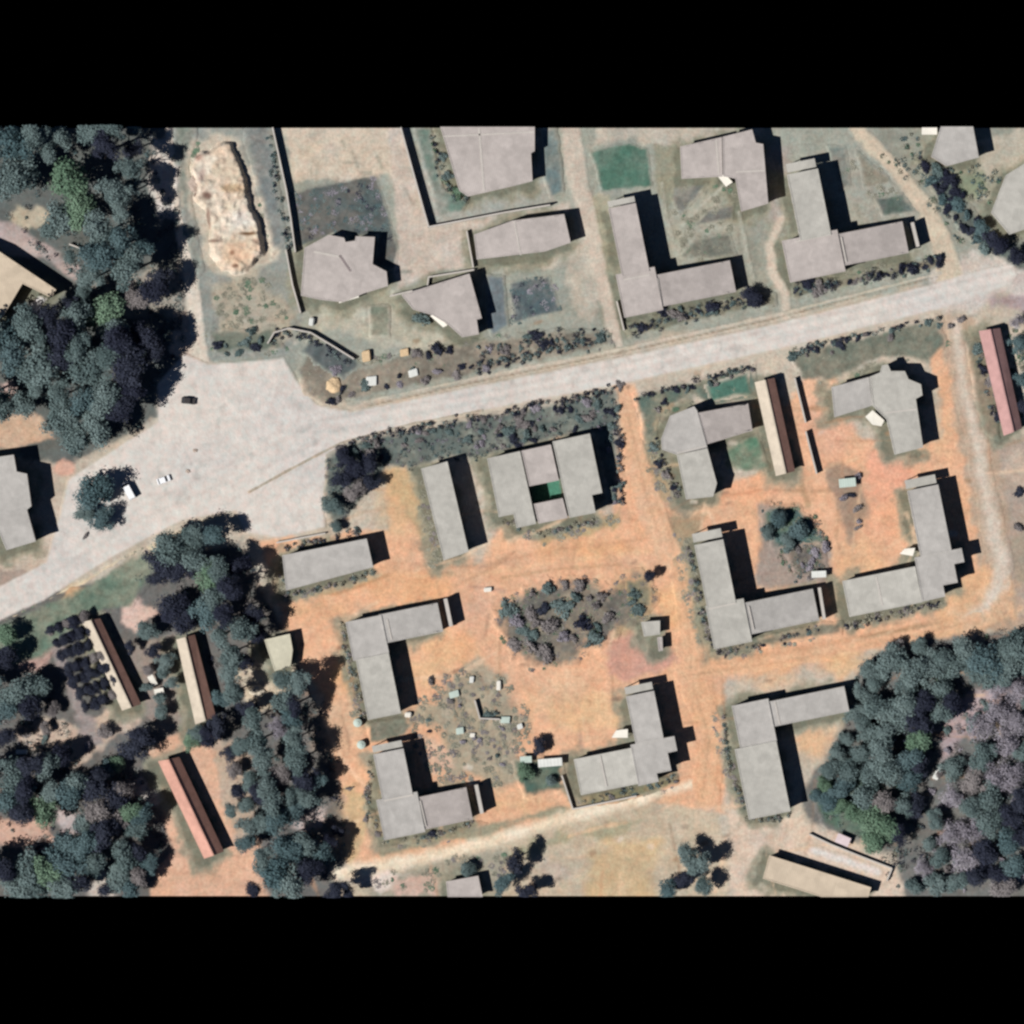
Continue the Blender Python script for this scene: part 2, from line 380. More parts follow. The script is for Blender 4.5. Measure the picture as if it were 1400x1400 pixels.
def grid_mesh(name, X, Y, Z, keep, colors, m):
    ny, nx = X.shape
    idx = np.arange(nx * ny).reshape(ny, nx)
    quads = np.stack([idx[:-1, :-1], idx[:-1, 1:], idx[1:, 1:], idx[1:, :-1]], -1).reshape(-1, 4)
    if keep is not None:
        kc = (keep[:-1, :-1] | keep[:-1, 1:] | keep[1:, 1:] | keep[1:, :-1]).reshape(-1)
        quads = quads[kc]
    used = np.unique(quads)
    remap = np.full(nx * ny, -1); remap[used] = np.arange(len(used))
    quads = remap[quads]
    V = np.stack([X, Y, Z], -1).reshape(-1, 3)[used]
    me = bpy.data.meshes.new(name)
    me.vertices.add(len(V)); me.vertices.foreach_set('co', V.ravel().astype(np.float32))
    me.loops.add(quads.size); me.loops.foreach_set('vertex_index', quads.ravel().astype(np.int32))
    me.polygons.add(len(quads))
    me.polygons.foreach_set('loop_start', np.arange(0, quads.size, 4, dtype=np.int32))
    me.update(calc_edges=True)
    a = me.color_attributes.new('soil', 'FLOAT_COLOR', 'POINT')
    C4 = np.ones((len(V), 4), np.float32); C4[:, :3] = colors.reshape(-1, 3)[used]
    a.data.foreach_set('color', C4.ravel())
    me.materials.append(m)
    me.polygons.foreach_set('use_smooth', np.ones(len(quads), bool))
    return me

_layer = [0]
def sheet(name, polys, colA, colB=None, kind='structure', edge=1.2, jit=0.5, lines=None, label=None, cat=None, group=None, res=0.5, nscale=4.0, height=0.02, streaks=(), m=None):
    """a thin irregular-edged sheet lying on the ground; its rim dips into the earth"""
    k = _layer[0]; _layer[0] += 1
    zt = height + 0.006 * k
    Q = [[P(p) for p in poly] for poly in (polys or [])]
    Ls = [([P(p) for p in pts], [w * S for w in ws]) for pts, ws in (lines or [])]
    allp = [p for q in Q for p in q] + [p for q, w in Ls for p in q]
    mrg = 4 + max([max(w) for q, w in Ls] + [0])
    x0 = max(GX0, min(p[0] for p in allp) - mrg); x1 = min(GX1, max(p[0] for p in allp) + mrg)
    y0 = max(-YB, min(p[1] for p in allp) - mrg); y1 = min(YB, max(p[1] for p in allp) + mrg)
    xs = np.linspace(x0, x1, max(2, int((x1 - x0) / res) + 1)); ys = np.linspace(y0, y1, max(2, int((y1 - y0) / res) + 1))
    X, Y = np.meshgrid(xs, ys)
    d = np.full(X.shape, -1e6)
    for q in Q: d = np.maximum(d, sdist(X, Y, q))
    for q, w in Ls: d = np.maximum(d, ldist(X, Y, q, w))
    d = d + (fbm(X, Y, 5, 200 + k) * 1.2 + fbm(X, Y, 1.6, 300 + k, 2) * 0.8) * jit
    Z = zt + np.clip(d / 0.6, -1, 0) * (zt + 0.15)
    A = np.array(c(*colA)); B = np.array(c(*(colB or colA)))
    t = smooth(fbm(X, Y, nscale, 400 + k) * 0.9 + 0.5)[..., None]
    C = A * (1 - t) + B * t
    va = 0.20 if kind == 'stuff' else 0.07
    C = C * (1 + va * fbm(X, Y, 2.2, 500 + k, 3) + va * 1.2 * fbm(X, Y, 1.1, 600 + k, 2))[..., None]
    if m is not None and streaks:
        st = smooth((fbm(X, Y, 3.2, 811, 3) - 0.38) / 0.2) * 0.14 + smooth((fbm(X, Y, 9, 823, 3) - 0.3) / 0.25) * 0.07
        cr = smooth((0.055 - np.abs(fbm(X, Y, 12, 837, 4))) / 0.05) * 0.07
        C = C * (1 - st - cr)[..., None]
    for pts, w, fac in streaks:
        sd = ldist(X, Y, [P(p) for p in pts], [w * S] * len(pts))
        C = C * (1 + (fac - 1) * smooth(sd / (w * S * 0.5) + 0.35 + 0.5 * fbm(X, Y, 6, 700 + k, 2)))[..., None]
    e = smooth(d / edge)[..., None]
    C = field_at(X, Y) * (1 - e) + C * e
    o = link(name, grid_mesh(name, X, Y, Z, d > -0.35, C, m or SOIL))
    tag(o, label, cat, group, kind)
    return o

# ------------------------------------------------------------------ house building
def offset_poly(poly, dist):
    """inset (positive) a polygon by mitring"""
    n = len(poly)
    area = sum(poly[i][0] * poly[(i + 1) % n][1] - poly[(i + 1) % n][0] * poly[i][1] for i in range(n))
    s = 1 if area > 0 else -1
    out = []
    for i in range(n):
        p0 = Vector(poly[i - 1]); p1 = Vector(poly[i]); p2 = Vector(poly[(i + 1) % n])
        a = (p1 - p0).normalized(); b = (p2 - p1).normalized()
        na = Vector((-a.y, a.x)) * s; nb = Vector((-b.y, b.x)) * s
        mtr = na + nb
        if mtr.length < 0.3: out.append(tuple(p1 + na * dist)); continue
        mtr.normalize()
        out.append(tuple(p1 + mtr * (dist / max(0.4, mtr.dot(na)))))
    return out

def prism_bm(bm, poly, z0, z1):
    f0 = z0 if callable(z0) else (lambda x, y: z0)
    f1 = z1 if callable(z1) else (lambda x, y: z1)
    lo = [bm.verts.new((x, y, f0(x, y))) for x, y in poly]
    hi = [bm.verts.new((x, y, f1(x, y))) for x, y in poly]
    n = len(poly)
    f = bm.faces.new(hi); g = bm.faces.new(lo[::-1])
    for i in range(n):
        bm.faces.new((lo[i], lo[(i + 1) % n], hi[(i + 1) % n], hi[i]))
    bm.normal_update()
    bmesh.ops.triangulate(bm, faces=[f, g])

def box_bm(bm, a, b, width, z0, z1, ext=0.0):
    a = Vector(a); b = Vector(b); d = (b - a)
    if d.length < 1e-6: return
    d.normalize(); a = a - d * ext; b = b + d * ext
    n = Vector((-d.y, d.x)) * width / 2
    prism_bm(bm, [tuple(a + n), tuple(a - n), tuple(b - n), tuple(b + n)], z0, z1)

LAND = []      # (x, y, phrase) landmarks that labels may refer to
HOUSEPOLYS = []
_win = {}
def window_mesh():
    if 'w' not in _win:
        bm = bmesh.new()
        prism_bm(bm, [(-.6, 0), (.6, 0), (.6, .06), (-.6, .06)], 0.06, 1.14)
        for m in bm.faces: m.material_index = 0
        for (x0, x1, z0, z1) in ((-.68, -.6, 0, 1.2), (.6, .68, 0, 1.2), (-.6, .6, 0, .06), (-.6, .6, 1.14, 1.2), (-.03, .03, .06, 1.14)):
            k = len(bm.faces)
            prism_bm(bm, [(x0, -.02), (x1, -.02), (x1, .1), (x0, .1)], z0, z1)
            bm.faces.ensure_lookup_table()
            for f in bm.faces[k:]: f.material_index = 1
        bmesh.ops.recalc_face_normals(bm, faces=bm.faces[:])
        me = bpy.data.meshes.new('window'); bm.to_mesh(me); bm.free()
        me.materials.append(GLASS); me.materials.append(JOINTP)
        _win['w'] = me
    return _win['w']
def door_mesh():
    if 'd' not in _win:
        bm = bmesh.new()
        prism_bm(bm, [(-.45, 0), (.45, 0), (.45, .07), (-.45, .07)], 0.0, 2.05)
        prism_bm(bm, [(.3, -.05), (.36, -.05), (.36, .14), (.3, .14)], 1.0, 1.08)
        me = bpy.data.meshes.new('door'); bm.to_mesh(me); bm.free(); me.materials.append(DOORM)
        _win['d'] = me
    return _win['d']

def add_openings(root, wall_poly, org, h, count=4):
    n = len(wall_poly)
    area = sum(wall_poly[i][0] * wall_poly[(i + 1) % n][1] - wall_poly[(i + 1) % n][0] * wall_poly[i][1] for i in range(n))
    pts = wall_poly if area > 0 else wall_poly[::-1]
    edges = sorted(range(n), key=lambda i: -(Vector(pts[(i + 1) % n]) - Vector(pts[i])).length)[:2]
    for e, i in enumerate(edges):
        a = Vector(pts[i]); b = Vector(pts[(i + 1) % n])
        L = (b - a).length
        if L < 4: continue
        ang = math.atan2((b - a).y, (b - a).x)
        kmax = min(count, int(L / 3))
        for k in range(kmax):
            p = a + (b - a) * ((k + 0.5) / kmax)
            for st in range(1 if h < 5 else 2):
                isdoor = (e == 0 and k == kmax // 2 and st == 0)
                o = link('door' if isdoor else 'window', door_mesh() if isdoor else window_mesh(), root)
                o.rotation_euler = (0, 0, ang + math.pi)
                o.location = (p.x - org[0], p.y - org[1], (0.02 if isdoor else 1.0) + st * 2.8)

def house(name, label, ref, blocks, seams=(), screens=(), porches=(), canopies=(), cat='house', group=None, openings=True):
    cx = sum(p[0] for b in blocks for p in b[0]) / sum(len(b[0]) for b in blocks)
    cy = sum(p[1] for b in blocks for p in b[0]) / sum(len(b[0]) for b in blocks)
    org = P((cx, cy))
    root = empty(name, (org[0], org[1], 0))
    tag(root, label, cat, group)
    L = lambda p: (P(p)[0] - org[0], P(p)[1] - org[1])
    top = 0
    for poly, h, rc in blocks:
        q = [L(p) for p in poly]
        HOUSEPOLYS.append([P(p) for p in poly])
        if isinstance(h, tuple):          # roof falling from one end to the other
            ha, hb, pa, pb = h
            A = Vector(L(pa)); D = Vector(L(pb)) - A
            hf = lambda x, y, A=A, D=D, ha=ha, hb=hb: ha + (hb - ha) * max(-0.2, min(1.2, (Vector((x, y)) - A).dot(D) / D.length_squared))
            h = ha
        else:
            hf = lambda x, y, h=h: h
        bm = bmesh.new(); wp = offset_poly(q, 0.35); prism_bm(bm, wp, -0.1, lambda x, y: hf(x, y) - 0.25)
        bm_obj('wall', bm, WALL, root)
        bm = bmesh.new(); prism_bm(bm, q, lambda x, y: hf(x, y) - 0.247, hf)
        # low kerb round the roof edge
        inner = offset_poly(q, 0.3)
        n = len(q)
        for i in range(n):
            quad = [q[i], q[(i + 1) % n], inner[(i + 1) % n], inner[i]]
            lo = [bm.verts.new((x, y, hf(x, y) + 0.002)) for x, y in quad]; hi = [bm.verts.new((x, y, hf(x, y) + 0.10)) for x, y in quad]
            bm.faces.new(hi)
            for a in range(4): bm.faces.new((lo[a], lo[(a + 1) % 4], hi[(a + 1) % 4], hi[a]))
        bm_obj('roof', bm, ROOF[rc], root)
        if openings: add_openings(root, [(x + org[0], y + org[1]) for x, y in wp], org, h)
        top = max(top, h)
    for a, b, w, kind, h in seams:
        bm = bmesh.new(); box_bm(bm, L(a), L(b), w * S, h + 0.012, h + 0.07)
        bm_obj('roof_joint', bm, JOINTD if kind == 'd' else JOINTP, root)
    for a, b, w, h in screens:
        bm = bmesh.new(); box_bm(bm, L(a), L(b), w * S, -0.1, h)
        bm_obj('screen_wall', bm, JOINTP, root)
    for poly, h in porches:
        q = [L(p) for p in poly]
        bm = bmesh.new(); prism_bm(bm, q, h - 0.2, h)
        for x, y in offset_poly(q, 0.3): box_bm(bm, (x - .1, y), (x + .1, y), .2, -0.1, h - 0.203)
        bm_obj('porch_roof', bm, ROOF['pale'], root)
    for poly, h in canopies:
        q = [L(p) for p in poly]
        bm = bmesh.new()
        zs = [h - 0.25 if i in (0, 3) else h for i in range(len(q))]
        lo = [bm.verts.new((x, y, z - 0.08)) for (x, y), z in zip(q, zs)]; hi = [bm.verts.new((x, y, z)) for (x, y), z in zip(q, zs)]
        bm.faces.new(hi); bm.faces.new(lo[::-1])
        for i in range(len(q)): bm.faces.new((lo[i], lo[(i + 1) % len(q)], hi[(i + 1) % len(q)], hi[i]))
        cn = bm_obj('canopy', bm, WHITE, root)
        cn['label'] = 'bright white canopy sheet in the elbow of the house'
        for (x, y), z in zip(offset_poly(q, 0.2), zs):
            bm = bmesh.new(); box_bm(bm, (x - .05, y), (x + .05, y), .1, -0.1, z - 0.1)
            bm_obj('canopy_post', bm, POST, cn)
    LAND.append((cx, cy, ref))
    return root

def gable(name, label, ref, quad, he, hr, rc, cat='building', group=None, vents=0):
    """long building; quad = NW, NE, SE, SW corners, ridge runs along the long side"""
    nw, ne, se, sw = [Vector(P(p)) for p in quad]
    org = (nw + ne + se + sw) / 4
    root = empty(name, (org.x, org.y, 0)); tag(root, label, cat, group)
    nw, ne, se, sw = [v - org for v in (nw, ne, se, sw)]
    HOUSEPOLYS.append([P(p) for p in quad])
    r0 = (nw + ne) / 2; r1 = (sw + se) / 2
    ax = (r1 - r0).normalized()
    bm = bmesh.new()
    wp = offset_poly([tuple(v) for v in (nw, ne, se, sw)], 0.45)
    prism_bm(bm, wp, -0.1, he - 0.05)
    w0 = (Vector(wp[0]) + Vector(wp[1])) / 2; w1 = (Vector(wp[2]) + Vector(wp[3])) / 2
    sl = (hr - he)
    for (a, b, m) in ((wp[0], wp[1], w0), (wp[2], wp[3], w1)):
        v = [bm.verts.new((a[0], a[1], he - .05)), bm.verts.new((b[0], b[1], he - .05)), bm.verts.new((m.x, m.y, he - .1 + sl * 0.9))]
        bm.faces.new(v)
    bm_obj('wall', bm, WALL, root)
    bm = bmesh.new()
    def slope(e0, e1):
        t = 0.14
        top = [(e0.x, e0.y, he), (e1.x, e1.y, he), (r1.x, r1.y, hr), (r0.x, r0.y, hr)]
        vt = [bm.verts.new(p) for p in top]; vb = [bm.verts.new((p[0], p[1], p[2] - t)) for p in top]
        bm.faces.new(vt); bm.faces.new(vb[::-1])
        for i in range(4): bm.faces.new((vb[i], vb[(i + 1) % 4], vt[(i + 1) % 4], vt[i]))
    slope(nw, sw); slope(ne, se)
    roof = bm_obj('roof', bm, [ROOF[rc], REDBROWN], root)
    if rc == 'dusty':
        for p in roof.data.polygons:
            if p.normal.z > 0.2 and p.normal.x > 0: p.material_index = 1  # east slope gets a darker, redder roof colour than the west one
    bm = bmesh.new()
    box_bm(bm, tuple(r0), tuple(r1), 0.35, hr - 0.02, hr + 0.07)
    bm_obj('ridge_cap', bm, ROOF[rc], roof)
    add_openings(root, [(p[0] + org.x, p[1] + org.y) for p in wp], org, he, 6)
    LAND.append(((quad[0][0] + quad[2][0]) / 2, (quad[0][1] + quad[2][1]) / 2, ref))
    return root

def wall_line(label, pts, h=1.8, t=0.3, cat='wall'):
    q = [Vector(P(p)) for p in pts]
    o0 = q[0]
    bm = bmesh.new()
    rel = [v - o0 for v in q]
    for i in range(len(rel) - 1):
        box_bm(bm, tuple(rel[i]), tuple(rel[i + 1]), t, -0.1, h, ext=(t / 2 - 0.002) if 0 < i < len(rel) - 1 else 0)
    root = empty('boundary_wall', (o0.x, o0.y, 0)); tag(root, label, cat)
    bm_obj('wall_body', bm, WALLG, root)
    bm = bmesh.new()
    for i in range(len(rel) - 1): box_bm(bm, tuple(rel[i]), tuple(rel[i + 1]), t + 0.12, h + 0.002 + 0.002 * i, h + 0.08 + 0.002 * i)
    bm_obj('coping', bm, JOINTP, root)
    return root

def rect(x, y, w, h, ang=11.5):
    """a rectangle in photo pixels from its upper corner, turned with the street grid"""
    a = math.radians(ang); ux, uy = math.cos(a), -math.sin(a); vx, vy = math.sin(a), math.cos(a)
    return [(x, y), (x + ux * w, y + uy * w), (x + ux * w + vx * h, y + uy * w + vy * h), (x + vx * h, y + vy * h)]
def mid(a, b): return ((a[0] + b[0]) / 2, (a[1] + b[1]) / 2)
def fall(ha, hb, r):
    """roof height falling along a rectangle's width"""
    return (ha, hb, mid(r[0], r[3]), mid(r[1], r[2]))

# ------------------------------------------------------------------ houses (corner points in photo pixels)
house('stepped_house', 'pinkish stepped-outline house beside the rough grass plot, near the sandy mound', 'the stepped pinkish house',
      [([(417, 340), (450, 322), (471, 326), (473, 332), (486, 330), (487, 324), (513, 325), (510, 362), (529, 372), (531, 392), (498, 402), (470, 414), (440, 411), (412, 405)], 4.2, 'pink')],
      seams=[((430, 345), (465, 352), 3, 'p', 4.2), ((465, 350), (480, 372), 3, 'd', 4.2)], canopies=[([(462, 408), (490, 400), (491, 407), (464, 415)], 2.6)])
house('walled_block', 'large square grey-pink roofed block inside its own walled compound', 'the walled square block',
      [([(602, 175), (731, 175), (731, 208), (726, 211), (728, 249), (705, 255), (640, 270), (628, 262)], 4.6, 'pink')],
      seams=[((655, 176), (662, 262), 2.5, 'p', 4.6), ((606, 188), (730, 182), 2, 'p', 4.6)])
house('pinkish_house', 'pinkish house with a slanting corner beside a square lawn', 'the slant-cornered pinkish house',
      [([(549, 404), (642, 375), (649, 400), (659, 436), (652, 438), (655, 458), (632, 462), (612, 444), (592, 432), (565, 424)], 5.0, 'pink')],
      canopies=[([(588, 432), (596, 430), (612, 445), (606, 448)], 2.4)])
house('wide_house', 'wide pinkish house just below the walled square block', 'the wide pinkish house',
      [([(648, 322), (700, 303), (771, 294), (780, 333), (745, 345), (652, 356)], 5.0, 'pink')],
      seams=[((703, 304), (712, 350), 2, 'p', 5.0)])
e_ = rect(893, 378, 106, 44)
house('elbow_house', 'grey L-shaped house between the main road and the green lawn', 'the L-shaped house on the road corner',
      [(rect(831, 287, 38, 95), 7.35, 'pink'), (rect(841, 377, 54, 60), 7.2, 'pink'), (e_, fall(7.05, 4.3, e_), 'pink')],
      seams=[((898, 382), (904, 418), 2, 'p', 7.07), ((852, 384), (888, 377), 2, 'p', 7.2)],
      porches=[(rect(830, 277, 37, 8.5), 5.6)])
house('notched_house', 'grey-pink house with stepped corners above the curving garden paths', 'the stepped grey-pink house',
      [([(929, 202), (986, 189), (987, 243), (931, 246)], 5.0, 'pink'),
       ([(986.8, 189), (1027, 179), (1032, 197), (1042, 199), (1049, 280), (1012, 291), (1004, 246), (987.8, 243)], 6.0, 'pink')],
      seams=[((978, 192), (982, 240), 2, 'p', 5.0), ((1005, 237), (1045, 235), 2, 'p', 6.0)],
      canopies=[([(976, 236), (984, 232), (1001, 250), (992, 256)], 3.0)])
e_ = rect(1142, 322, 92, 44)
house('elbow_house', 'grey L-shaped house with a slotted end screen near the diagonal dirt road', 'the L-shaped house by the diagonal track',
      [(rect(1074, 241, 43, 92), 7.15, 'pale'), (rect(1067, 331, 77, 58), 7.0, 'pink'), (e_, fall(6.85, 4.3, e_), 'pink')],
      seams=[((1148, 326), (1155, 360), 2, 'p', 6.87), ((1086, 332), (1134, 322), 2, 'p', 7.0)],
      screens=[((1246, 305), (1254, 338), 4, 4.0)], porches=[(rect(1073, 226, 40, 12), 5.2)])
house('grey_roof_house', 'grey roofed house above the dark diagonal hedge, beside a white sheet roof', 'the house above the diagonal hedge',
      [([(1284, 175), (1328, 175), (1336, 217), (1292, 229), (1271, 216)], 5.6, 'grey')])
house('pale_roof_house', 'pale roofed house at the photo edge under the dark diagonal hedge', 'the pale house at the edge',
      [([(1353, 292), (1373, 241), (1400, 224), (1440, 224), (1440, 300), (1378, 322)], 4.4, 'pale')])
gable('barrack', 'long red ridged building beside the pale east track', 'the long red barrack',
      [(1337, 453), (1366, 449), (1396, 586), (1371, 596)], 2.9, 5.0, 'red')
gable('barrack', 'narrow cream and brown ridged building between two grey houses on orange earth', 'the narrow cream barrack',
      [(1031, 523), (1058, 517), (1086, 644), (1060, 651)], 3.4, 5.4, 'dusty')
house('elbow_house', 'grey house of three joined blocks beside the green strip below the main road', 'the three-block grey house',
      [([(903, 600), (915, 569), (948, 556), (952, 562), (966, 612), (924, 622), (904, 615)], 6.2, 'grey'),
       ([(953, 565), (1022, 552), (1028, 589), (978, 604), (965, 608)], (6.0, 3.8, (960, 586), (1025, 570)), 'pink'),
       ([(924.4, 622.6), (966, 613), (979, 661), (974, 679), (937, 683)], 6.1, 'pale')],
      seams=[((924, 620), (965, 610), 2, 'p', 6.2)])
house('elbow_house', 'grey L-shaped house with stepped far side and white canopy, beside the east track', 'the stepped house with the canopy',
      [([(1135, 530), (1186, 516), (1191, 555), (1139, 571)], 5.6, 'grey'),
       ([(1186.6, 516), (1201, 510), (1204, 500), (1212, 499), (1216, 508), (1235, 508), (1240, 519), (1257, 526), (1259, 541), (1250, 546), (1260, 612), (1221, 622), (1210, 574), (1191.6, 556)], 5.8, 'pale')],
      seams=[((1208, 565), (1252, 560), 2, 'p', 5.8), ((1188, 517), (1192, 555), 2, 'p', 5.8)],
      canopies=[([(1182, 570), (1192, 561), (1208, 575), (1204, 583), (1192, 581)], 3.0)])
w_ = rect(1150, 794, 101, 50)
house('elbow_house', 'large grey L-shaped house around an orange yard, with white canopy at its elbow', 'the L-shaped house by the orange yard',
      [(rect(1238, 671, 43, 92), 6.35, 'grey'), ([(1248, 762), (1298, 752), (1312, 749), (1316, 768), (1302, 771), (1307, 796), (1287, 800), (1290, 815), (1259, 822)], 6.2, 'grey'),
       (w_, (4.6, 6.05, mid(w_[0], w_[3]), mid(w_[1], w_[2])), 'pale')],
      seams=[((1196, 788), (1205, 828), 2, 'p', 5.3)], porches=[(rect(1235, 657, 42, 12), 4.8)],
      canopies=[([(1229, 757), (1236, 750), (1250, 749), (1247, 760)], 3.2)])
house('slab_house', 'plain upright grey slab house on the orange earth', 'the upright slab house',
      [([(576, 641), (612, 631), (641, 754), (607, 766)], 6.2, 'pale')])
house('courtyard_block', 'grey courtyard block of three joined bays with a small green well', 'the courtyard block',
      [([(666, 627), (711, 617), (733, 716), (706, 722), (702, 703), (682, 707)], 6.0, 'pale'),
       ([(712.6, 616.6), (753, 608), (764, 657), (723.6, 665)], 5.9, 'pink'),
       ([(729.5, 689), (769, 681), (776, 708), (736, 716)], 5.9, 'pink'),
       ([(755, 604), (806, 593), (823, 674), (809, 677), (814, 701), (778, 708)], 6.15, 'pale')])
house('row_house', 'low plain grey row house beside the paved junction apron', 'the grey row house',
      [([(387, 759), (502, 736), (511, 775), (392, 807)], 5.4, 'grey')])
e_ = rect(518, 840, 82, 40)
house('elbow_house', 'grey L-shaped house below the row house, with orange yard in its elbow', 'the L-shaped house below the row house',
      [(rect(473, 850, 50, 54), 5.6, 'grey'), (e_, fall(5.5, 4.4, e_), 'grey'), (rect(487, 901, 46, 84), 5.75, 'pale')],
      seams=[((530, 846), (536, 874), 2, 'p', 5.42)], screens=[((609, 818), (617, 856), 5, 4.0)])
e_ = rect(569, 1089, 70, 45)
house('elbow_house', 'grey L-shaped house by the weedy rubble garden, with slotted end screen', 'the L-shaped house by the rubble garden',
      [(rect(511, 1030, 42, 64), 6.5, 'grey'), (rect(515, 1092, 57, 56), 6.35, 'grey'), (e_, fall(6.2, 4.4, e_), 'pink')],
      seams=[((575, 1093), (583, 1128), 2, 'p', 6.24), ((526, 1093), (566, 1085), 2, 'p', 6.35)],
      screens=[((651, 1072), (659, 1111), 5, 4.2)], porches=[(rect(509, 1019, 41, 9), 5.2)])
w_ = rect(784, 1037, 80, 50)
house('elbow_house', 'grey stepped L-shaped house with white canopy and dark hedge wall along its foot', 'the L-shaped house with hedge wall',
      [(rect(855, 951, 39, 66), 6.55, 'grey'), ([(861, 1017), (905, 1008), (921, 1005), (925, 1025), (912, 1028), (917, 1052), (897, 1056), (900, 1067), (872, 1073)], 6.4, 'grey'),
       (w_, (4.6, 6.25, mid(w_[0], w_[3]), mid(w_[1], w_[2])), 'pale')],
      seams=[((820, 1032), (829, 1074), 2, 'p', 5.5)], porches=[(rect(853, 939, 38, 10), 5.0)],
      canopies=[([(836, 1008), (842, 998), (858, 996), (858, 1008)], 3.2)])
e_ = rect(1036, 961, 119, 35)
house('elbow_house', 'grey L-shaped house beside the dense wood, orange earth in its elbow', 'the L-shaped house beside the dense wood',
      [(rect(999, 964, 51, 62), 5.85, 'grey'), (e_, fall(5.7, 5.0, e_), 'grey'), (rect(1003, 1023, 58, 98), 6.0, 'pale')],
      seams=[((1058, 958), (1065, 990), 2, 'p', 5.6)])
e_ = rect(1014, 824, 98, 44)
house('elbow_house', 'grey L-shaped house with a bushy courtyard and a slotted screen beside another house', 'the L-shaped house with the bushy court',
      [(rect(948, 745, 40, 88), 7.35, 'pale'), (rect(963, 828, 53, 60), 7.2, 'pale'), (e_, fall(7.05, 4.5, e_), 'grey')],
      seams=[((1022, 828), (1029, 860), 2, 'p', 7.06), ((968, 832), (1004, 824), 2, 'p', 7.2)],
      screens=[((1119, 803), (1126, 846), 4, 4.2)], porches=[(rect(945, 730, 40, 12), 5.4)])
house('hall', 'pale beige hall with two wings among the dense trees near the upper edge', 'the beige hall among the trees',
      [([(-60, 318), (0, 344), (79, 397), (72, 408), (33, 389), (5, 436), (-60, 436)], 5.0, 'beige')], cat='building')
house('stepped_house', 'grey stepped house left of the lone round tree by the sandy road', 'the stepped house by the lone tree',
      [([(-50, 632), (22, 622), (26, 645), (40, 648), (46, 692), (40, 697), (52, 740), (12, 752), (-10, 700), (-50, 700)], 7.0, 'grey')])
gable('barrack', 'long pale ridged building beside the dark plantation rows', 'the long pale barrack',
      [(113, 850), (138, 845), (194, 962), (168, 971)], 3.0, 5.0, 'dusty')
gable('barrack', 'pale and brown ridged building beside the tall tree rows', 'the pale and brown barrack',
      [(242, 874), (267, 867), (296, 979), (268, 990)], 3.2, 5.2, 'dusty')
gable('barrack', 'long rusty red ridged building in the pink dirt clearing', 'the rusty red barrack',
      [(217, 1040), (246, 1034), (307, 1163), (280, 1173)], 3.2, 5.6, 'rust')
house('hall', 'long beige roofed hall cut by the lower edge, dark shadow along its side', 'the beige hall at the lower edge',
      [([(1051, 1168), (1190, 1212), (1186, 1225), (1122, 1225), (1042, 1200)], 3.6, 'beige')], cat='building')
house('small_house', 'small pinkish flat house beside the lower track', 'the small pinkish house',
      [([(610, 1204), (654, 1196), (660, 1225), (612, 1225)], 3.4, 'pink')])
house('shed', 'pale cream shed beside the column of tall trees', 'the cream shed',
      [([(362, 874), (397, 866), (401, 888), (398, 911), (376, 917)], 3.6, 'cream')], cat='shed', openings=False)
house('shed', 'tiny grey shed on the reddish earth beside the orange lane', 'the tiny grey shed',
      [([(876, 850), (902, 848), (902, 867), (880, 870)], 3.2, 'pale')], cat='shed', openings=False)
house('shed', 'narrow pale pink hut just below the tiny grey shed', 'the narrow pink hut',
      [([(898, 871), (905, 870), (906, 889), (900, 890)], 3.0, 'pink')], cat='shed', openings=False)

# boundary walls
wall_line('long dark boundary wall between the sandy mound yard and the rough grass plot', [(373, 175), (392, 262), (398, 300), (404, 345)], 2.2)
wall_line('thin wall running from the long dark wall past the stepped pinkish house', [(391, 342), (400, 390), (411, 428)], 1.4)
wall_line('tall compound wall around the walled square block', [(548, 175), (566, 240), (586, 311), (690, 291), (752, 281)], 2.4)
wall_line('short wall between the lane and the wide pinkish house', [(638, 316), (647, 366)], 1.4)
wall_line('low wall stepping out from the slant-cornered pinkish house', [(533, 405), (584, 393), (586, 379), (648, 369)], 1.2)
wall_line('curved purple-grey wall around the rough verge at the junction', [(366, 470), (375, 455), (395, 449), (425, 455), (455, 473), (484, 491)], 1.6)
wall_line('long slim wall beside the narrow cream barrack, with a break', [(1086, 517), (1101, 578)], 1.8)
wall_line('lower piece of the slim wall beside the narrow cream barrack', [(1101, 590), (1116, 648)], 2.0)
wall_line('low dark wall along the foot of the stepped L-shaped house', [(768, 1060), (783, 1106), (870, 1088)], 1.2)
wall_line('thin yard wall above the beige hall at the lower edge', [(1106, 1140), (1135, 1154), (1180, 1172), (1219, 1187), (1212, 1204)], 1.1)
wall_line('low wall beside the grey row house along the paved apron', [(378, 742), (445, 729)], 0.9)
wall_line('L-shaped low wall remnant standing in the weedy rubble garden', [(649, 957), (656, 982), (683, 983)], 1.3)
wall_line('short dark wall foot beside the L-shaped house on the road corner', [(843, 412), (853, 452)], 1.2)
wall_line('low fence wall in the tree shadow near the beige hall', [(95, 334), (125, 346)], 1.3)

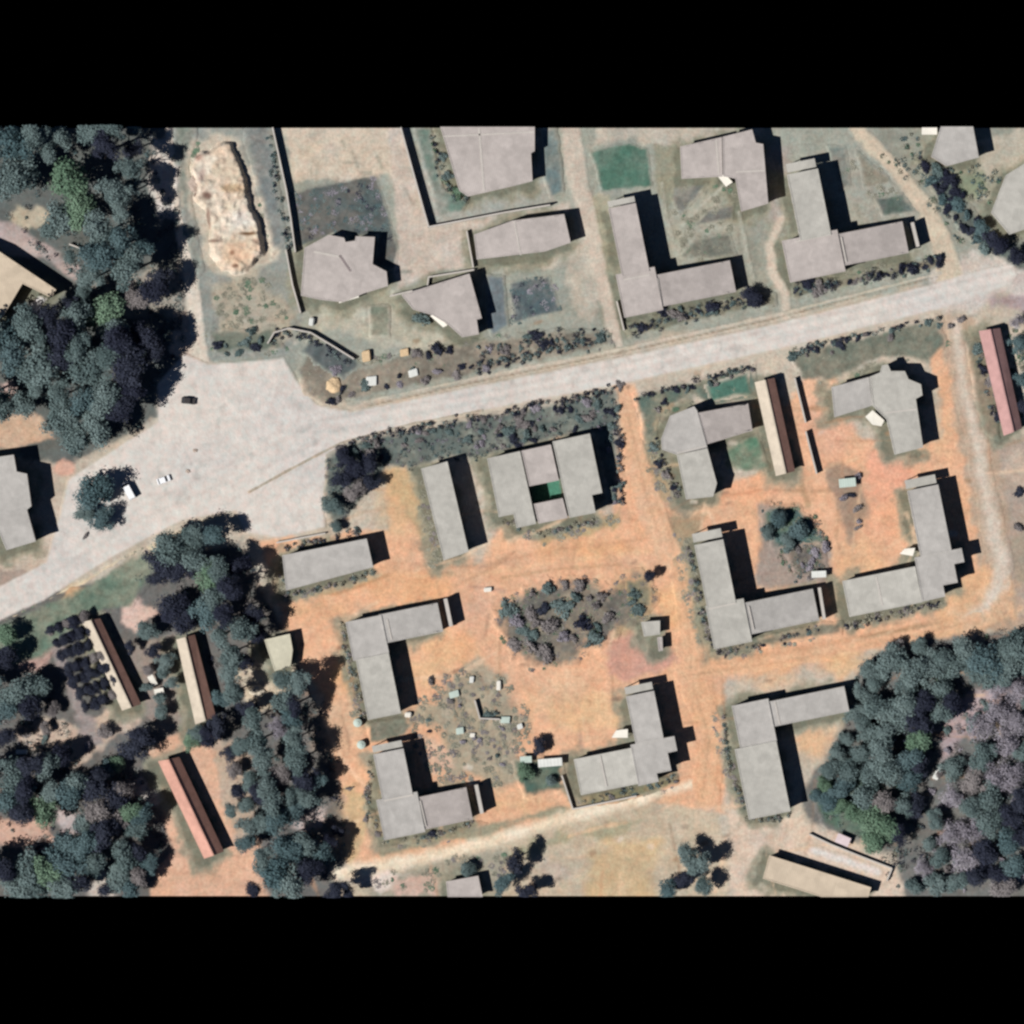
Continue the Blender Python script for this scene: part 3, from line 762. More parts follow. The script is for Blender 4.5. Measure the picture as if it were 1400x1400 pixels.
# soil and weeds trodden round the houses, painted as earth colour
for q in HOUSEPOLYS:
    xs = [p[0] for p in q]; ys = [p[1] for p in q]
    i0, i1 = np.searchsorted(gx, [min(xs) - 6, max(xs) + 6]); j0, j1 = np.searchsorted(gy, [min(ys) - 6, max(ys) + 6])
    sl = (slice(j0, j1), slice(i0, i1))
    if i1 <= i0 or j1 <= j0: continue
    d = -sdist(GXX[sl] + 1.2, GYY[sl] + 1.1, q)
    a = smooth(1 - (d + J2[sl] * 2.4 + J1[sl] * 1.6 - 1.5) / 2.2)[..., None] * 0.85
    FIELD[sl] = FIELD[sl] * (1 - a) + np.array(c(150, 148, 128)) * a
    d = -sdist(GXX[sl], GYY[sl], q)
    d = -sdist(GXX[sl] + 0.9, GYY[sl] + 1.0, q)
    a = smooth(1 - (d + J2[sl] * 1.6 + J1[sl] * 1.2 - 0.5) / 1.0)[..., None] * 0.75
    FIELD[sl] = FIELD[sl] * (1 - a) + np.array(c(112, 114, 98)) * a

_o = random.Random(91)
for k in range(130):
    x, y = _o.uniform(380, 1380), _o.uniform(530, 1215)
    a = _o.choice([-0.22, -0.22, 1.35, 1.4]) + _o.uniform(-.35, .35); L = _o.uniform(14, 70); b = a + _o.uniform(-.3, .3)
    p1 = (x + math.cos(a) * L, y + math.sin(a) * L); p2 = (p1[0] + math.cos(b) * L * .6, p1[1] + math.sin(b) * L * .6)
    rut([(x, y), p1, p2], _o.uniform(2.4, 4.6), _o.choice([(168, 132, 102), (150, 120, 98), (236, 204, 172), (190, 148, 116), (232, 196, 160)]), _o.uniform(.3, .6))
for k in range(110):
    x, y = _o.uniform(380, 1390), _o.uniform(440, 1215)
    rut([(x, y), (x + _o.uniform(2, 9), y - _o.uniform(-2, 4))], _o.uniform(3.5, 7), _o.choice([(140, 110, 92), (120, 104, 90), (160, 130, 100), (226, 214, 198)]), _o.uniform(.4, .75))
for k in range(60):
    x, y = _o.uniform(390, 1390), _o.uniform(180, 440)
    a = _o.choice([-0.22, 1.35]) + _o.uniform(-.3, .3); L = _o.uniform(8, 40)
    rut([(x, y), (x + math.cos(a) * L, y + math.sin(a) * L)], _o.uniform(2, 4), _o.choice([(130, 128, 112), (150, 142, 124), (206, 198, 180), (116, 120, 110)]), _o.uniform(.35, .65))

paint([(1272, 372), (1320, 352), (1365, 352), (1440, 366), (1440, 392), (1360, 408), (1335, 430), (1290, 430)], (208, 198, 187), 2.5, 1.6)
paint([(1300, 838), (1345, 800), (1385, 800), (1378, 850), (1320, 872)], (222, 188, 156), 5, 2.5, .8)
# ------------------------------------------------------------------ ground, roads, grass
J3 = fbm(GXX, GYY, 1.7, 57, 2); J4 = fbm(GXX, GYY, 4.5, 63, 3)
mott = 1 + 0.10 * J1 + 0.14 * J2 + 0.13 * J3
FIELD *= mott[..., None]
FIELD *= np.stack([1 + 0.05 * J4, 1 + 0 * J4, 1 - 0.07 * J4], -1)
litter = smooth((J3 + 0.6 * J1 - 0.42) / 0.25)[..., None] * 0.35        # bits of litter and damp earth
FIELD = FIELD * (1 - litter) + FIELD * np.array((0.55, 0.5, 0.5)) * litter
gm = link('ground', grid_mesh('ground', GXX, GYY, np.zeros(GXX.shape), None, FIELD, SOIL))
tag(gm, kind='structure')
bm = bmesh.new(); prism_bm(bm, [(GX0, -YB), (GX1, -YB), (GX1, YB), (GX0, YB)], -3.0, -0.25)
sub = bm_obj('ground_bed', bm, surf('subsoil', c(150, 120, 95)), None); tag(sub, kind='structure')

sheet('path', None, (208, 198, 190), (200, 186, 178), lines=[([(1300, 398), (1345, 386), (1400, 376), (1520, 350)], [52, 48, 36, 30])], jit=0.9, edge=3)
sheet('road', [[(252, 482), (285, 497), (388, 488), (408, 522), (434, 553), (482, 562), (640, 529), (840, 489), (1050, 444), (1290, 384), (1340, 369), (1382, 360), (1392, 374), (1382, 390), (1340, 404),
       (1295, 421), (1075, 476), (850, 526), (640, 566), (520, 591), (462, 620), (447, 650), (443, 690), (446, 722), (380, 737), (332, 728), (322, 700),
       (250, 712), (150, 765), (60, 822), (-150, 920), (-150, 850), (0, 800), (62, 768), (82, 700), (92, 655), (150, 617), (215, 577), (213, 525)]],
      (212, 206, 199), (220, 212, 202), nscale=14, jit=0.16, edge=0.7, m=ROADM, height=0.14,
      streaks=[([(440, 574), (640, 540), (845, 498), (1050, 451), (1290, 391), (1500, 340)], 5, 0.92), ([(450, 590), (640, 552), (845, 512), (1060, 464), (1290, 406), (1500, 356)], 5, 0.93),
               ([(430, 582), (640, 546), (845, 505), (1050, 458), (1290, 398), (1500, 348)], 4, 1.05), ([(-100, 880), (60, 790), (200, 706), (360, 640), (440, 600)], 7, 0.94), ([(-100, 865), (60, 775), (200, 690), (340, 622), (430, 582)], 6, 0.95),
               ([(268, 490), (300, 540), (345, 592), (352, 664)], 3, 1.06), ([(276, 490), (310, 540), (352, 590), (360, 660)], 3, 0.95), ([(232, 600), (300, 578), (420, 560)], 4, 0.96), ([(210, 640), (300, 612), (400, 590)], 4, 0.97),
               ([(330, 700), (365, 664), (440, 622)], 4, 0.93), ([(215, 530), (270, 560), (330, 650)], 5, 0.97)])
sheet('path', None, (224, 208, 176), (214, 198, 170), lines=[([(330, 690), (250, 726), (150, 778), (50, 832), (-130, 915)], [10, 14, 16, 18, 20])], jit=0.4, edge=1.5)
sheet('path', None, (226, 216, 202), (214, 203, 186), lines=[([(232, 150), (238, 230), (248, 310), (261, 380), (268, 440), (274, 500)], [17, 19, 22, 24, 23, 28])], jit=0.35, edge=0.9)
sheet('path', None, (206, 195, 178), (198, 184, 168), lines=[([(776, 150), (788, 240), (806, 310), (822, 380), (838, 450), (846, 500)], [34, 32, 28, 24, 22, 22])], jit=0.4)
sheet('path', None, (226, 186, 154), (222, 178, 142), lines=[([(846, 520), (858, 570), (876, 650), (890, 700), (915, 760)], [20, 26, 34, 42, 40])], jit=0.6, streaks=[([(852, 545), (866, 600), (884, 680), (905, 745)], 4, 0.84), ([(862, 545), (878, 600), (898, 680), (920, 745)], 4, 0.87), ([(870, 580), (890, 650), (912, 720)], 4, 1.08)])
sheet('path', None, (214, 200, 176), (204, 188, 166), lines=[([(1160, 150), (1178, 185), (1230, 238), (1266, 285), (1290, 335), (1300, 392)], [24, 24, 25, 29, 34, 46])], jit=0.4)
sheet('path', None, (206, 192, 174), None, lines=[([(1069, 298), (1052, 335), (1056, 372), (1072, 400), (1076, 440)], [16, 18, 20, 18, 14])], jit=0.4)
sheet('path', None, (190, 188, 172), None, lines=[([(992, 252), (955, 284), (930, 312)], [10, 9, 9]), ([(1003, 310), (935, 317), (925, 350)], [7, 7, 8]), ([(1010, 290), (1020, 340), (1030, 380)], [8, 8, 8]), ([(905, 250), (912, 300), (925, 345)], [7, 7, 7])], jit=0.25)
sheet('path', None, (218, 205, 190), (210, 196, 178), lines=[([(1306, 440), (1316, 520), (1334, 600), (1352, 690), (1368, 765), (1366, 800), (1348, 830), (1315, 848)], [24, 28, 31, 34, 36, 32, 24, 12])], jit=0.8, edge=3)
sheet('path', None, (242, 228, 204), (234, 214, 184), lines=[([(462, 1194), (560, 1178), (660, 1154), (770, 1118), (870, 1094), (965, 1066)], [32, 30, 28, 28, 26, 18])], jit=0.6, edge=2.6)
sheet('path', None, (227, 184, 148), (222, 176, 138), lines=[([(935, 920), (1040, 904), (1170, 882), (1290, 862), (1335, 846)], [30, 28, 22, 22, 20]), ([(930, 770), (940, 850), (950, 940), (975, 1010), (965, 1090)], [26, 28, 36, 36, 40])], jit=0.8, edge=3, streaks=[([(925, 926), (1040, 909), (1170, 887), (1330, 850)], 4, 0.85), ([(925, 915), (1040, 899), (1170, 877), (1330, 840)], 4, 0.88), ([(930, 780), (940, 850), (948, 940), (970, 1010), (960, 1090)], 4, 0.85), ([(942, 780), (953, 850), (964, 940), (986, 1010), (976, 1090)], 4, 0.88)])
sheet('path', None, (208, 198, 182), (200, 188, 166), lines=[([(430, 552), (500, 549), (640, 519), (840, 479), (1050, 433), (1285, 374)], [5, 4, 5, 5, 5, 5])], jit=0.15, edge=0.5, res=0.4)
sheet('path', None, (222, 214, 206), None, lines=[([(1110, 1162), (1160, 1178), (1200, 1192)], [14, 16, 14])], jit=0.3)
sheet('drain', None, (152, 138, 118), None, lines=[([(500, 556), (640, 525), (840, 484), (1050, 438), (1280, 379)], [2.6] * 5)], jit=0.12, edge=0.3, res=0.4, height=0.10)
sheet('kerb', None, (164, 154, 138), None, lines=[([(340, 673), (400, 640), (465, 606), (560, 580), (660, 561)], [2.6, 3, 3, 2.4, 2.2])], jit=0.12, edge=0.3, res=0.4, height=0.12)
sheet('yard', [[(52, 404), (66, 408), (40, 440), (24, 440)]], (236, 232, 228), None, jit=0.3, edge=0.6)
sheet('yard', [[(723, 661), (766, 655), (769, 684), (727, 688)]], (90, 150, 122), (80, 134, 112), jit=0.1, edge=0.3)

def grass(poly, a, b=None, lab='', jit=0.8, edge=2.0):
    return sheet('grass', [poly], a, b or a, kind='stuff', jit=jit, edge=edge, label=lab or None, cat='grass')
grass([(399, 262), (470, 247), (515, 238), (527, 275), (545, 340), (540, 368), (530, 370), (513, 360), (516, 323), (455, 321), (410, 338)], (84, 95, 95), (112, 110, 104), 'rough dark grass plot beside the stepped pinkish house', .4, .9)
grass([(696, 386), (752, 376), (766, 425), (702, 442)], (84, 98, 102), (118, 122, 120), 'square dark lawn below the wide pinkish house', .4, .9)
grass([(806, 207), (860, 193), (885, 203), (893, 256), (822, 264)], (82, 118, 102), (104, 126, 112), 'bright green lawn above the L-shaped house on the road corner', .4, .9)
grass([(920, 256), (968, 250), (930, 298), (917, 272)], (116, 120, 116), (140, 138, 128), 'grey weed bed beside the curving garden path', .4, 1)
grass([(945, 311), (968, 287), (1005, 278), (1003, 300)], (118, 118, 112), None, 'small grey garden bed between two garden paths', .3, 1)
grass([(930, 347), (950, 327), (998, 318), (1010, 352), (930, 354)], (118, 120, 110), (138, 136, 122), 'grey garden bed below the cross path', .3, 1)
grass([(1130, 200), (1156, 198), (1165, 254), (1150, 262)], (120, 130, 124), (142, 140, 130), 'grassy wedge beside the L-shaped house by the diagonal track', .4, 1)
grass([(1170, 205), (1212, 240), (1216, 250), (1180, 258)], (128, 126, 112), (150, 144, 128), 'dry weed patch along the diagonal track', .5, 1)
grass([(1195, 270), (1234, 263), (1256, 291), (1206, 296)], (84, 102, 92), (110, 116, 112), 'green weed patch at the end wing by the diagonal track', .4, 1)
grass([(1252, 222), (1280, 212), (1302, 232), (1330, 286), (1368, 326), (1500, 330), (1500, 380), (1392, 372), (1352, 345), (1308, 312)], (84, 98, 96), (116, 118, 108), 'dark weedy verge along the diagonal track', .8, 2)
grass([(444, 622), (480, 602), (640, 572), (843, 532), (846, 565), (848, 690), (832, 690), (810, 596), (755, 602), (665, 624), (640, 632), (612, 628), (560, 642), (532, 640), (492, 690), (456, 728), (440, 690)], (96, 106, 102), (128, 132, 122), 'dark scrub ground between the main road and the courtyard block', .6, 1.6)
grass([(866, 540), (1034, 498), (1034, 546), (1018, 550), (975, 556), (950, 545), (905, 562), (892, 610), (880, 600)], (98, 116, 106), (138, 136, 118), 'green verge between the main road and the three-block house', .7, 1.6)
grass([(960, 525), (1025, 505), (1030, 540), (972, 552)], (80, 118, 104), None, 'strong green lawn strip below the main road', .5, 1.6)
grass([(1077, 482), (1284, 432), (1296, 470), (1270, 500), (1240, 492), (1208, 490), (1140, 522), (1095, 520)], (108, 116, 104), (136, 134, 118), 'grey-green verge above the stepped house with the canopy', .7, 1.6)
grass([(1010, 604), (1036, 592), (1050, 640), (1028, 648), (985, 640), (990, 615)], (80, 126, 102), (130, 138, 118), 'bright green patch beside the narrow cream barrack', .6, 1.4)
grass([(1038, 706), (1058, 690), (1090, 688), (1118, 712), (1128, 742), (1100, 752), (1056, 750)], (78, 110, 106), (104, 122, 108), 'dark green thicket floor in the bushy court', .8, 2)
grass([(1070, 745), (1125, 740), (1135, 780), (1120, 795), (1085, 785)], (112, 108, 104), (138, 126, 112), 'grey weeds below the thicket of the bushy court', .8, 2)
KNOLL = [(678, 838), (696, 812), (742, 796), (798, 786), (834, 800), (850, 786), (892, 784), (896, 826), (866, 852), (846, 862), (822, 884), (792, 905), (735, 918), (700, 898), (682, 868)]
grass(KNOLL, (108, 106, 100), (150, 138, 120), 'scrubby ground on the knoll amid the orange earth', 2.2, 3.5)
grass([(850, 790), (890, 785), (895, 830), (862, 850)], (118, 122, 104), (150, 140, 115), 'weedy green strip beside the tiny grey shed', .8, 2)
grass([(1112, 1092), (1170, 1042), (1232, 1100), (1204, 1162), (1120, 1130)], (84, 110, 94), (112, 122, 110), 'green undergrowth beside the dense wood', 1, 2)
grass([(-150, 905), (0, 850), (110, 802), (198, 748), (228, 762), (182, 830), (112, 848), (62, 900), (-150, 960)], (104, 124, 108), (138, 142, 124), 'green verge below the sandy road', .8, 2)
grass([(700, 1040), (768, 1030), (772, 1080), (716, 1092)], (78, 102, 92), (110, 120, 104), 'green garden patch by the pale lean-to sheets', .8, 1.6)
grass([(238, 150), (275, 150), (258, 230), (264, 300), (280, 370), (272, 380), (252, 310), (240, 240)], (128, 138, 126), (150, 148, 138), 'grey-green verge left of the sandy mound', .6, 2)
grass([(330, 150), (368, 150), (392, 330), (372, 350), (360, 290), (340, 215)], (118, 126, 126), (142, 142, 136), 'grey-green strip between the sandy mound and the long wall', .5, 2)
grass([(284, 452), (375, 448), (392, 478), (292, 488)], (106, 116, 104), (128, 130, 116), 'weedy verge corner above the junction', .8, 1.6)
grass([(408, 505), (420, 480), (500, 500), (560, 480), (640, 466), (770, 450), (832, 452), (838, 474), (640, 515), (500, 543), (440, 553), (416, 535)], (126, 120, 108), (156, 146, 130), 'rough scrubby verge above the main road', .8, 1.6)
grass([(425, 460), (478, 478), (498, 500), (470, 520), (430, 500), (408, 480)], (96, 104, 104), None, 'dark weeds inside the curved wall', .6, 1.4)
grass([(850, 442), (1000, 408), (1060, 400), (1062, 416), (862, 460)], (122, 124, 108), (150, 142, 122), 'weedy verge in front of the L-shaped house on the road corner', .5, 1)
grass([(1082, 384), (1150, 380), (1285, 350), (1288, 364), (1085, 408)], (108, 112, 98), (140, 132, 114), 'weedy verge in front of the L-shaped house by the diagonal track', .5, 1)
grass([(566, 175), (588, 175), (606, 260), (640, 274), (632, 290), (600, 296)], (108, 130, 118), (150, 152, 142), 'narrow green border inside the compound wall', .4, 1)
grass([(738, 175), (762, 175), (772, 262), (752, 272), (742, 230)], (112, 128, 128), (140, 146, 138), 'narrow green border beside the walled square block', .4, 1)
grass([(665, 375), (690, 378), (696, 446), (672, 462), (662, 440)], (116, 126, 130), None, 'grey grass strip beside the slant-cornered pinkish house', .4, 1)
grass([(505, 418), (532, 418), (532, 460), (506, 460)], (122, 128, 112), (150, 148, 130), 'small faded lawn square in the pale yard', .3, .8)
grass([(1320, 470), (1345, 462), (1362, 540), (1366, 600), (1345, 590), (1330, 530)], (122, 122, 102), (150, 134, 116), 'weedy strip in front of the long red barrack', .6, 1.4)
grass([(790, 1088), (860, 1076), (925, 1060), (930, 1072), (860, 1092), (796, 1104)], (128, 126, 98), (158, 142, 112), 'olive weed strip along the foot of the stepped L-shaped house', .5, 1)
grass([(500, 1095), (535, 1146), (600, 1142), (650, 1122), (668, 1126), (600, 1152), (535, 1156), (505, 1130)], (142, 138, 112), (166, 150, 124), 'olive weed strip around the L-shaped house by the rubble garden', .5, 1.2)
grass([(975, 888), (1026, 876), (1120, 852), (1152, 850), (1150, 866), (1030, 886), (985, 900)], (116, 116, 102), (150, 138, 118), 'weed strip in front of the L-shaped house with the bushy court', .5, 1)
grass([(500, 988), (552, 980), (566, 990), (556, 1010), (505, 1016)], (118, 122, 106), (140, 136, 120), 'weedy gap between two L-shaped houses', .5, 1)

# ------------------------------------------------------------------ mounds
def mound(name, label, poly, h, m, seed, steep=2.5, terr=0.5, base=(226, 213, 194), alt=(214, 196, 172), spots=()):
    q = [P(p) for p in poly]
    xs = np.arange(min(p[0] for p in q) - 2, max(p[0] for p in q) + 2, 0.35); ys = np.arange(min(p[1] for p in q) - 2, max(p[1] for p in q) + 2, 0.35)
    X, Y = np.meshgrid(xs, ys)
    d = sdist(X, Y, q) + fbm(X, Y, 2.5, seed, 3) * 0.9
    Z = smooth(d / steep) * h * (0.85 + 0.22 * fbm(X, Y, 7, seed + 5) + 0.20 * fbm(X, Y, 1.5, seed + 9, 3)) + np.where(d < 0, np.clip(d, -0.4, 0) * 0.5, 0)
    if terr: Z = np.where(d > 0.3, Z * (1 - terr) + np.round(Z / 0.7) * 0.7 * terr, Z)
    t = smooth(fbm(X, Y, 3.5, seed + 20) * 1.2 + 0.4)[..., None]
    Cc = np.array(c(*base)) * (1 - t) + np.array(c(*alt)) * t
    Cc = Cc * (1 + 0.16 * fbm(X, Y * 3, 2.2, seed + 31, 3) + 0.10 * fbm(X, Y, 0.9, seed + 41, 2))[..., None]
    for (sx, sy, rx, ry, col) in spots:
        ex, ey = P((sx, sy)); a = smooth(1.3 - np.hypot((X - ex) / (rx * S), (Y - ey) / (ry * S)) + 0.3 * fbm(X, Y, 1.5, seed + 51, 2))[..., None]
        Cc = Cc * (1 - a) + np.array(c(*col)) * a
    o = link(name, grid_mesh(name, X, Y, Z + 0.02, d > -0.3, Cc, SOIL))
    tag(o, label, 'earth mound')
    cx = sum(p[0] for p in poly) / len(poly); cy = sum(p[1] for p in poly) / len(poly)
    return o
mound('earth_mound', 'long cream and pinkish earth mound in the grey-green yard', [(283, 205), (300, 193), (318, 196), (328, 215), (336, 245), (346, 280), (356, 305), (360, 326), (365, 345), (348, 366), (322, 377), (302, 370), (290, 350), (287, 322), (281, 290), (264, 272), (268, 255), (258, 232), (266, 215)], 2.7, SAND, 5, 1.2, 0.35,
      spots=[(318, 258, 24, 8, (190, 164, 134)), (284, 268, 9, 7, (128, 102, 90)), (285, 300, 4, 24, (150, 130, 116)), (276, 240, 8, 12, (206, 188, 174)), (272, 215, 8, 6, (180, 152, 136)), (330, 300, 18, 14, (222, 214, 202)), (300, 208, 18, 8, (230, 206, 180)),
             (340, 320, 14, 3, (120, 92, 66)), (350, 330, 6, 4, (190, 160, 140)), (292, 330, 12, 3, (150, 126, 110)), (325, 348, 30, 20, (226, 194, 164)), (318, 346, 4, 4, (150, 116, 92)), (322, 364, 5, 3, (140, 112, 92)), (336, 374, 14, 3, (236, 226, 206))])  # thin dark spot at the step is the trench shadow, painted in
LAND.append((310, 280, 'the sandy mound'))

# ------------------------------------------------------------------ vegetation
def crown_arrays(seed, n_leaf, n_lobe, size, flat=0.75, spread=0.62, low=-0.35):
    r = np.random.default_rng(seed)
    lob = []
    for i in range(n_lobe):
        a = r.uniform(0, 2 * math.pi); rad = spread * math.sqrt(r.uniform(0.02, 1))
        lob.append((rad * math.cos(a), rad * math.sin(a), r.uniform(low, 0.55) * (1 - 0.5 * rad), r.uniform(0.26, 0.46)))
    lob.append((0, 0, 0.25, 0.5))
    lob = np.array(lob)
    w = lob[:, 3] ** 2; w /= w.sum()
    k = r.choice(len(lob), n_leaf, p=w)
    dv = r.normal(size=(n_leaf, 3)); dv[:, 2] = np.where(r.random(n_leaf) < 0.75, np.abs(dv[:, 2]), dv[:, 2])
    dv /= np.linalg.norm(dv, axis=1)[:, None]
    rr = lob[k, 3] * np.clip(1 - 0.35 * r.random(n_leaf) ** 2 + 0.20 * r.normal(size=n_leaf), 0.3, 1.7)
    ctr = lob[k, :3] + dv * rr[:, None] * np.array([1, 1, flat])
    nrm = dv + r.normal(size=(n_leaf, 3)) * 0.55 + np.array([0, 0, 0.25]); nrm /= np.linalg.norm(nrm, axis=1)[:, None]
    t = np.cross(nrm, r.normal(size=(n_leaf, 3))); t /= np.linalg.norm(t, axis=1)[:, None]
    b = np.cross(nrm, t)
    s = (size * r.uniform(0.6, 1.3, n_leaf))[:, None]; s2 = s * r.uniform(0.5, 0.9, n_leaf)[:, None]
    V = np.stack([ctr - t * s, ctr - b * s2, ctr + t * s, ctr + b * s2], 1)
    lv = np.clip(r.random(len(lob))[k] * 0.8 + r.random(n_leaf) * 0.3 - 0.05, 0, 1)
    return V, lv, lob

def leaf_mesh(name, V, lv, m):
    n = len(V)
    me = bpy.data.meshes.new(name)
    me.vertices.add(n * 4); me.vertices.foreach_set('co', V.reshape(-1).astype(np.float32))
    me.loops.add(n * 4); me.loops.foreach_set('vertex_index', np.arange(n * 4, dtype=np.int32))
    me.polygons.add(n); me.polygons.foreach_set('loop_start', np.arange(0, n * 4, 4, dtype=np.int32))
    me.update(calc_edges=True)
    a = me.attributes.new('leafvar', 'FLOAT', 'FACE'); a.data.foreach_set('value', lv.astype(np.float32))
    me.materials.append(m)
    return me

TREEV = [crown_arrays(100 + i, 3200, 7 + i % 5, 0.058, flat=0.7 + 0.05 * (i % 3), spread=0.62 + 0.07 * (i % 4)) for i in range(10)]
DRYV = [crown_arrays(150 + i, 1800, 10, 0.048, spread=0.7) for i in range(4)]
BUSHV = [crown_arrays(200 + i, 620, 5 + i % 4, 0.12, flat=0.8, low=-0.1, spread=0.6 + 0.1 * (i % 4)) for i in range(9)]
_cm = {}
def crown_data(kind, i, bush):
    k = (kind, i, bush)
    if k not in _cm:
        V, lv, lob = (BUSHV[i % len(BUSHV)] if bush else (DRYV[i % len(DRYV)] if kind == 'dry' else TREEV[i % len(TREEV)]))
        _cm[k] = leaf_mesh('foliage' if bush else 'crown', V, lv, LEAF[kind])
    return _cm[k]

def limb(bm, a, b, ra, rb, n=7):
    a = Vector(a); b = Vector(b); d = (b - a).normalized()
    u = d.orthogonal().normalized(); v = d.cross(u)
    A = [bm.verts.new(a + (u * math.cos(t) + v * math.sin(t)) * ra) for t in [2 * math.pi * i / n for i in range(n)]]
    B = [bm.verts.new(b + (u * math.cos(t) + v * math.sin(t)) * rb) for t in [2 * math.pi * i / n for i in range(n)]]
    for i in range(n): bm.faces.new((A[i], A[(i + 1) % n], B[(i + 1) % n], B[i]))
    bm.faces.new(B); bm.faces.new(A[::-1])

_tm = {}
def trunk_data(i):
    i %= 5
    if i not in _tm:
        r = random.Random(500 + i)
        bm = bmesh.new()
        top = Vector((r.uniform(-.04, .04), r.uniform(-.04, .04), 0.6))
        limb(bm, (0, 0, -0.02), top * 0.6, 0.034, 0.026); limb(bm, top * 0.6, top, 0.026, 0.018)
        for k in range(6):
            a = k * 1.05 + r.uniform(-.3, .3); s0 = top * r.uniform(0.55, 0.95)
            limb(bm, s0, s0 + Vector((math.cos(a) * .22, math.sin(a) * .22, r.uniform(.12, .28))), 0.014, 0.005, 5)
        bmesh.ops.recalc_face_normals(bm, faces=bm.faces[:])
        me = bpy.data.meshes.new('trunk'); bm.to_mesh(me); bm.free(); me.materials.append(BARK)
        _tm[i] = me
    return _tm[i]

PLANTS = []     # (root, x px, y px, kind, size word, noun, group)
def tree(x, y, rpx, h, kind, group):
    X, Y = P((x, y)); r = rpx * S
    if abs(Y) > YB - 0.3: Y = math.copysign(YB - 0.5, Y)
    i = random.randrange(100)
    root = empty('tree', (X, Y, 0), random.uniform(0, 6.28))
    rz = root.rotation_euler[2]
    zc = h - r * 0.62
    zc = max(zc, r * 0.55)
    sc = Vector((r * random.uniform(.85, 1.2), r * random.uniform(.85, 1.2), r * random.uniform(.7, .95)))
    near = abs(Y) + r * 1.35 > YB
    if near:
        V, lv, lob = (DRYV[i % len(DRYV)] if kind == 'dry' else TREEV[i % len(TREEV)])
        W3 = V * np.array(sc); W3[..., 2] += zc
        yw = W3[..., 0] * math.sin(rz) + W3[..., 1] * math.cos(rz) + Y
        ok = (np.abs(yw) < YB).all(axis=1)
        cr = link('crown', leaf_mesh('crown', W3[ok], lv[ok], LEAF[kind]), root)
    else:
        cr = link('crown', crown_data(kind, i, False), root)
        cr.location = (0, 0, zc); cr.scale = sc
    tr = link('trunk', trunk_data(i), root); tr.scale = (h * 0.8 if not near else h * 0.25, h * 0.8 if not near else h * 0.25, h)
    size = 'small' if rpx < 17 else ('broad' if rpx > 27 else 'mid-sized')
    PLANTS.append((root, x, y, kind, size, 'tree', group))
    return root

def shrub(x, y, rpx, kind, group, tall=0.75):
    X, Y = P((x, y)); r = rpx * S
    if abs(Y) + r * 1.2 > YB: return None
    i = random.randrange(100)
    o = link('shrub', crown_data(kind, i, True))
    o.location = (X, Y, r * 0.22); o.scale = (r * random.uniform(.65, 1.45), r * random.uniform(.65, 1.45), r * tall)
    o.rotation_euler = (0, 0, random.uniform(0, 6.28))
    size = 'tiny' if rpx < 5 else ('small' if rpx < 8 else 'large')
    PLANTS.append((o, x, y, kind, size, 'shrub', group))
    return o

gA = gB = gC = gD = gE = gF = gG = gH = None
T = []
def trees(group, kind, h, items):
    sh, sr = {gA: (1.22, 1.16), gB: (1.25, 1.14), gD: (1.10, 1.16), gE: (1.12, 1.12), gF: (0.85, 1.16), gG: (0.72, 1.02)}.get(group, (1, 1)) if group else (1, 1)
    for it in items:
        if group == gG and len(it) < 5:
            it = (it[0], it[1], it[2], it[3] if len(it) > 3 else h, random.choice(['dry', 'dry', 'dry', 'dry', 'green', 'green', 'brown']))
        if len(it) > 4 and it[4] == 'dark' and group in (gA, gB, gD, gE, gF) and random.random() < 0.38:
            it = tuple(it[:4]) + (random.choice(['green', 'teal', 'green']),)
        hh = h * random.uniform(0.88, 1.12)
        tree(it[0], it[1] + (14 if group == gF and it[1] < 902 and it[0] > 1240 else 0), it[2] * sr, (it[3] if len(it) > 3 else hh) * sh, it[4] if len(it) > 4 else kind, group)

gA = 'trees of the wood beside the sandy mound yard'
trees(gA, 'green', 12.5, [
    (-20, 200, 30), (18, 198, 33, 12, 'teal'), (24, 246, 31), (50, 185, 22, 13), (88, 192, 18, 9), (98, 252, 32, 11, 'bright'), (112, 285, 26, 11, 'bright'), (72, 212, 15, 10),
    (132, 182, 20, 12), (152, 205, 18, 14, 'dark'), (158, 180, 18, 13), (186, 182, 13, 7, 'teal'), (160, 266, 20, 14, 'dark'), (170, 292, 17, 13), (180, 235, 18, 13, 'dark'), (184, 206, 15, 9, 'dark'),
    (12, 262, 24, 11), (82, 300, 26, 9), (65, 315, 12, 6), (138, 322, 24, 13), (145, 352, 24, 15, 'teal'), (128, 380, 21, 11), (168, 335, 24, 14, 'dark'), (178, 372, 24, 13, 'dark'), (195, 345, 18, 12, 'dark'),
    (116, 402, 16, 8), (142, 428, 25, 9, 'bright'), (158, 452, 22, 9), (190, 408, 16, 8, 'brown'), (215, 400, 18, 9, 'dark'), (222, 385, 15, 8, 'dark'),
    (-20, 470, 30), (12, 462, 26, 11, 'teal'), (20, 492, 24, 12, 'teal'), (48, 448, 24, 14, 'dark'), (58, 498, 26, 12), (86, 462, 26, 14, 'dark'), (85, 490, 20, 12, 'dark'), (110, 475, 22, 13),
    (128, 506, 28, 13), (150, 486, 20, 13), (165, 470, 20, 14, 'dark'), (180, 500, 23, 13, 'dark'), (200, 460, 20, 11, 'dark'), (215, 480, 16, 10, 'dark'),
    (52, 528, 16, 9), (34, 556, 20, 8, 'green'), (10, 556, 18, 8), (84, 542, 22, 10), (115, 548, 24, 12, 'teal'), (148, 540, 24, 13), (165, 560, 20, 12, 'dark'), (185, 540, 18, 11, 'dark'),
    (86, 580, 26, 10), (112, 602, 28, 10), (136, 585, 24, 11), (-15, 540, 22), (100, 420, 14, 10, 'dark'), (72, 436, 16, 12, 'dark'), (108, 440, 20, 12, 'dark'), (96, 355, 12, 6), (182, 262, 16, 9)])
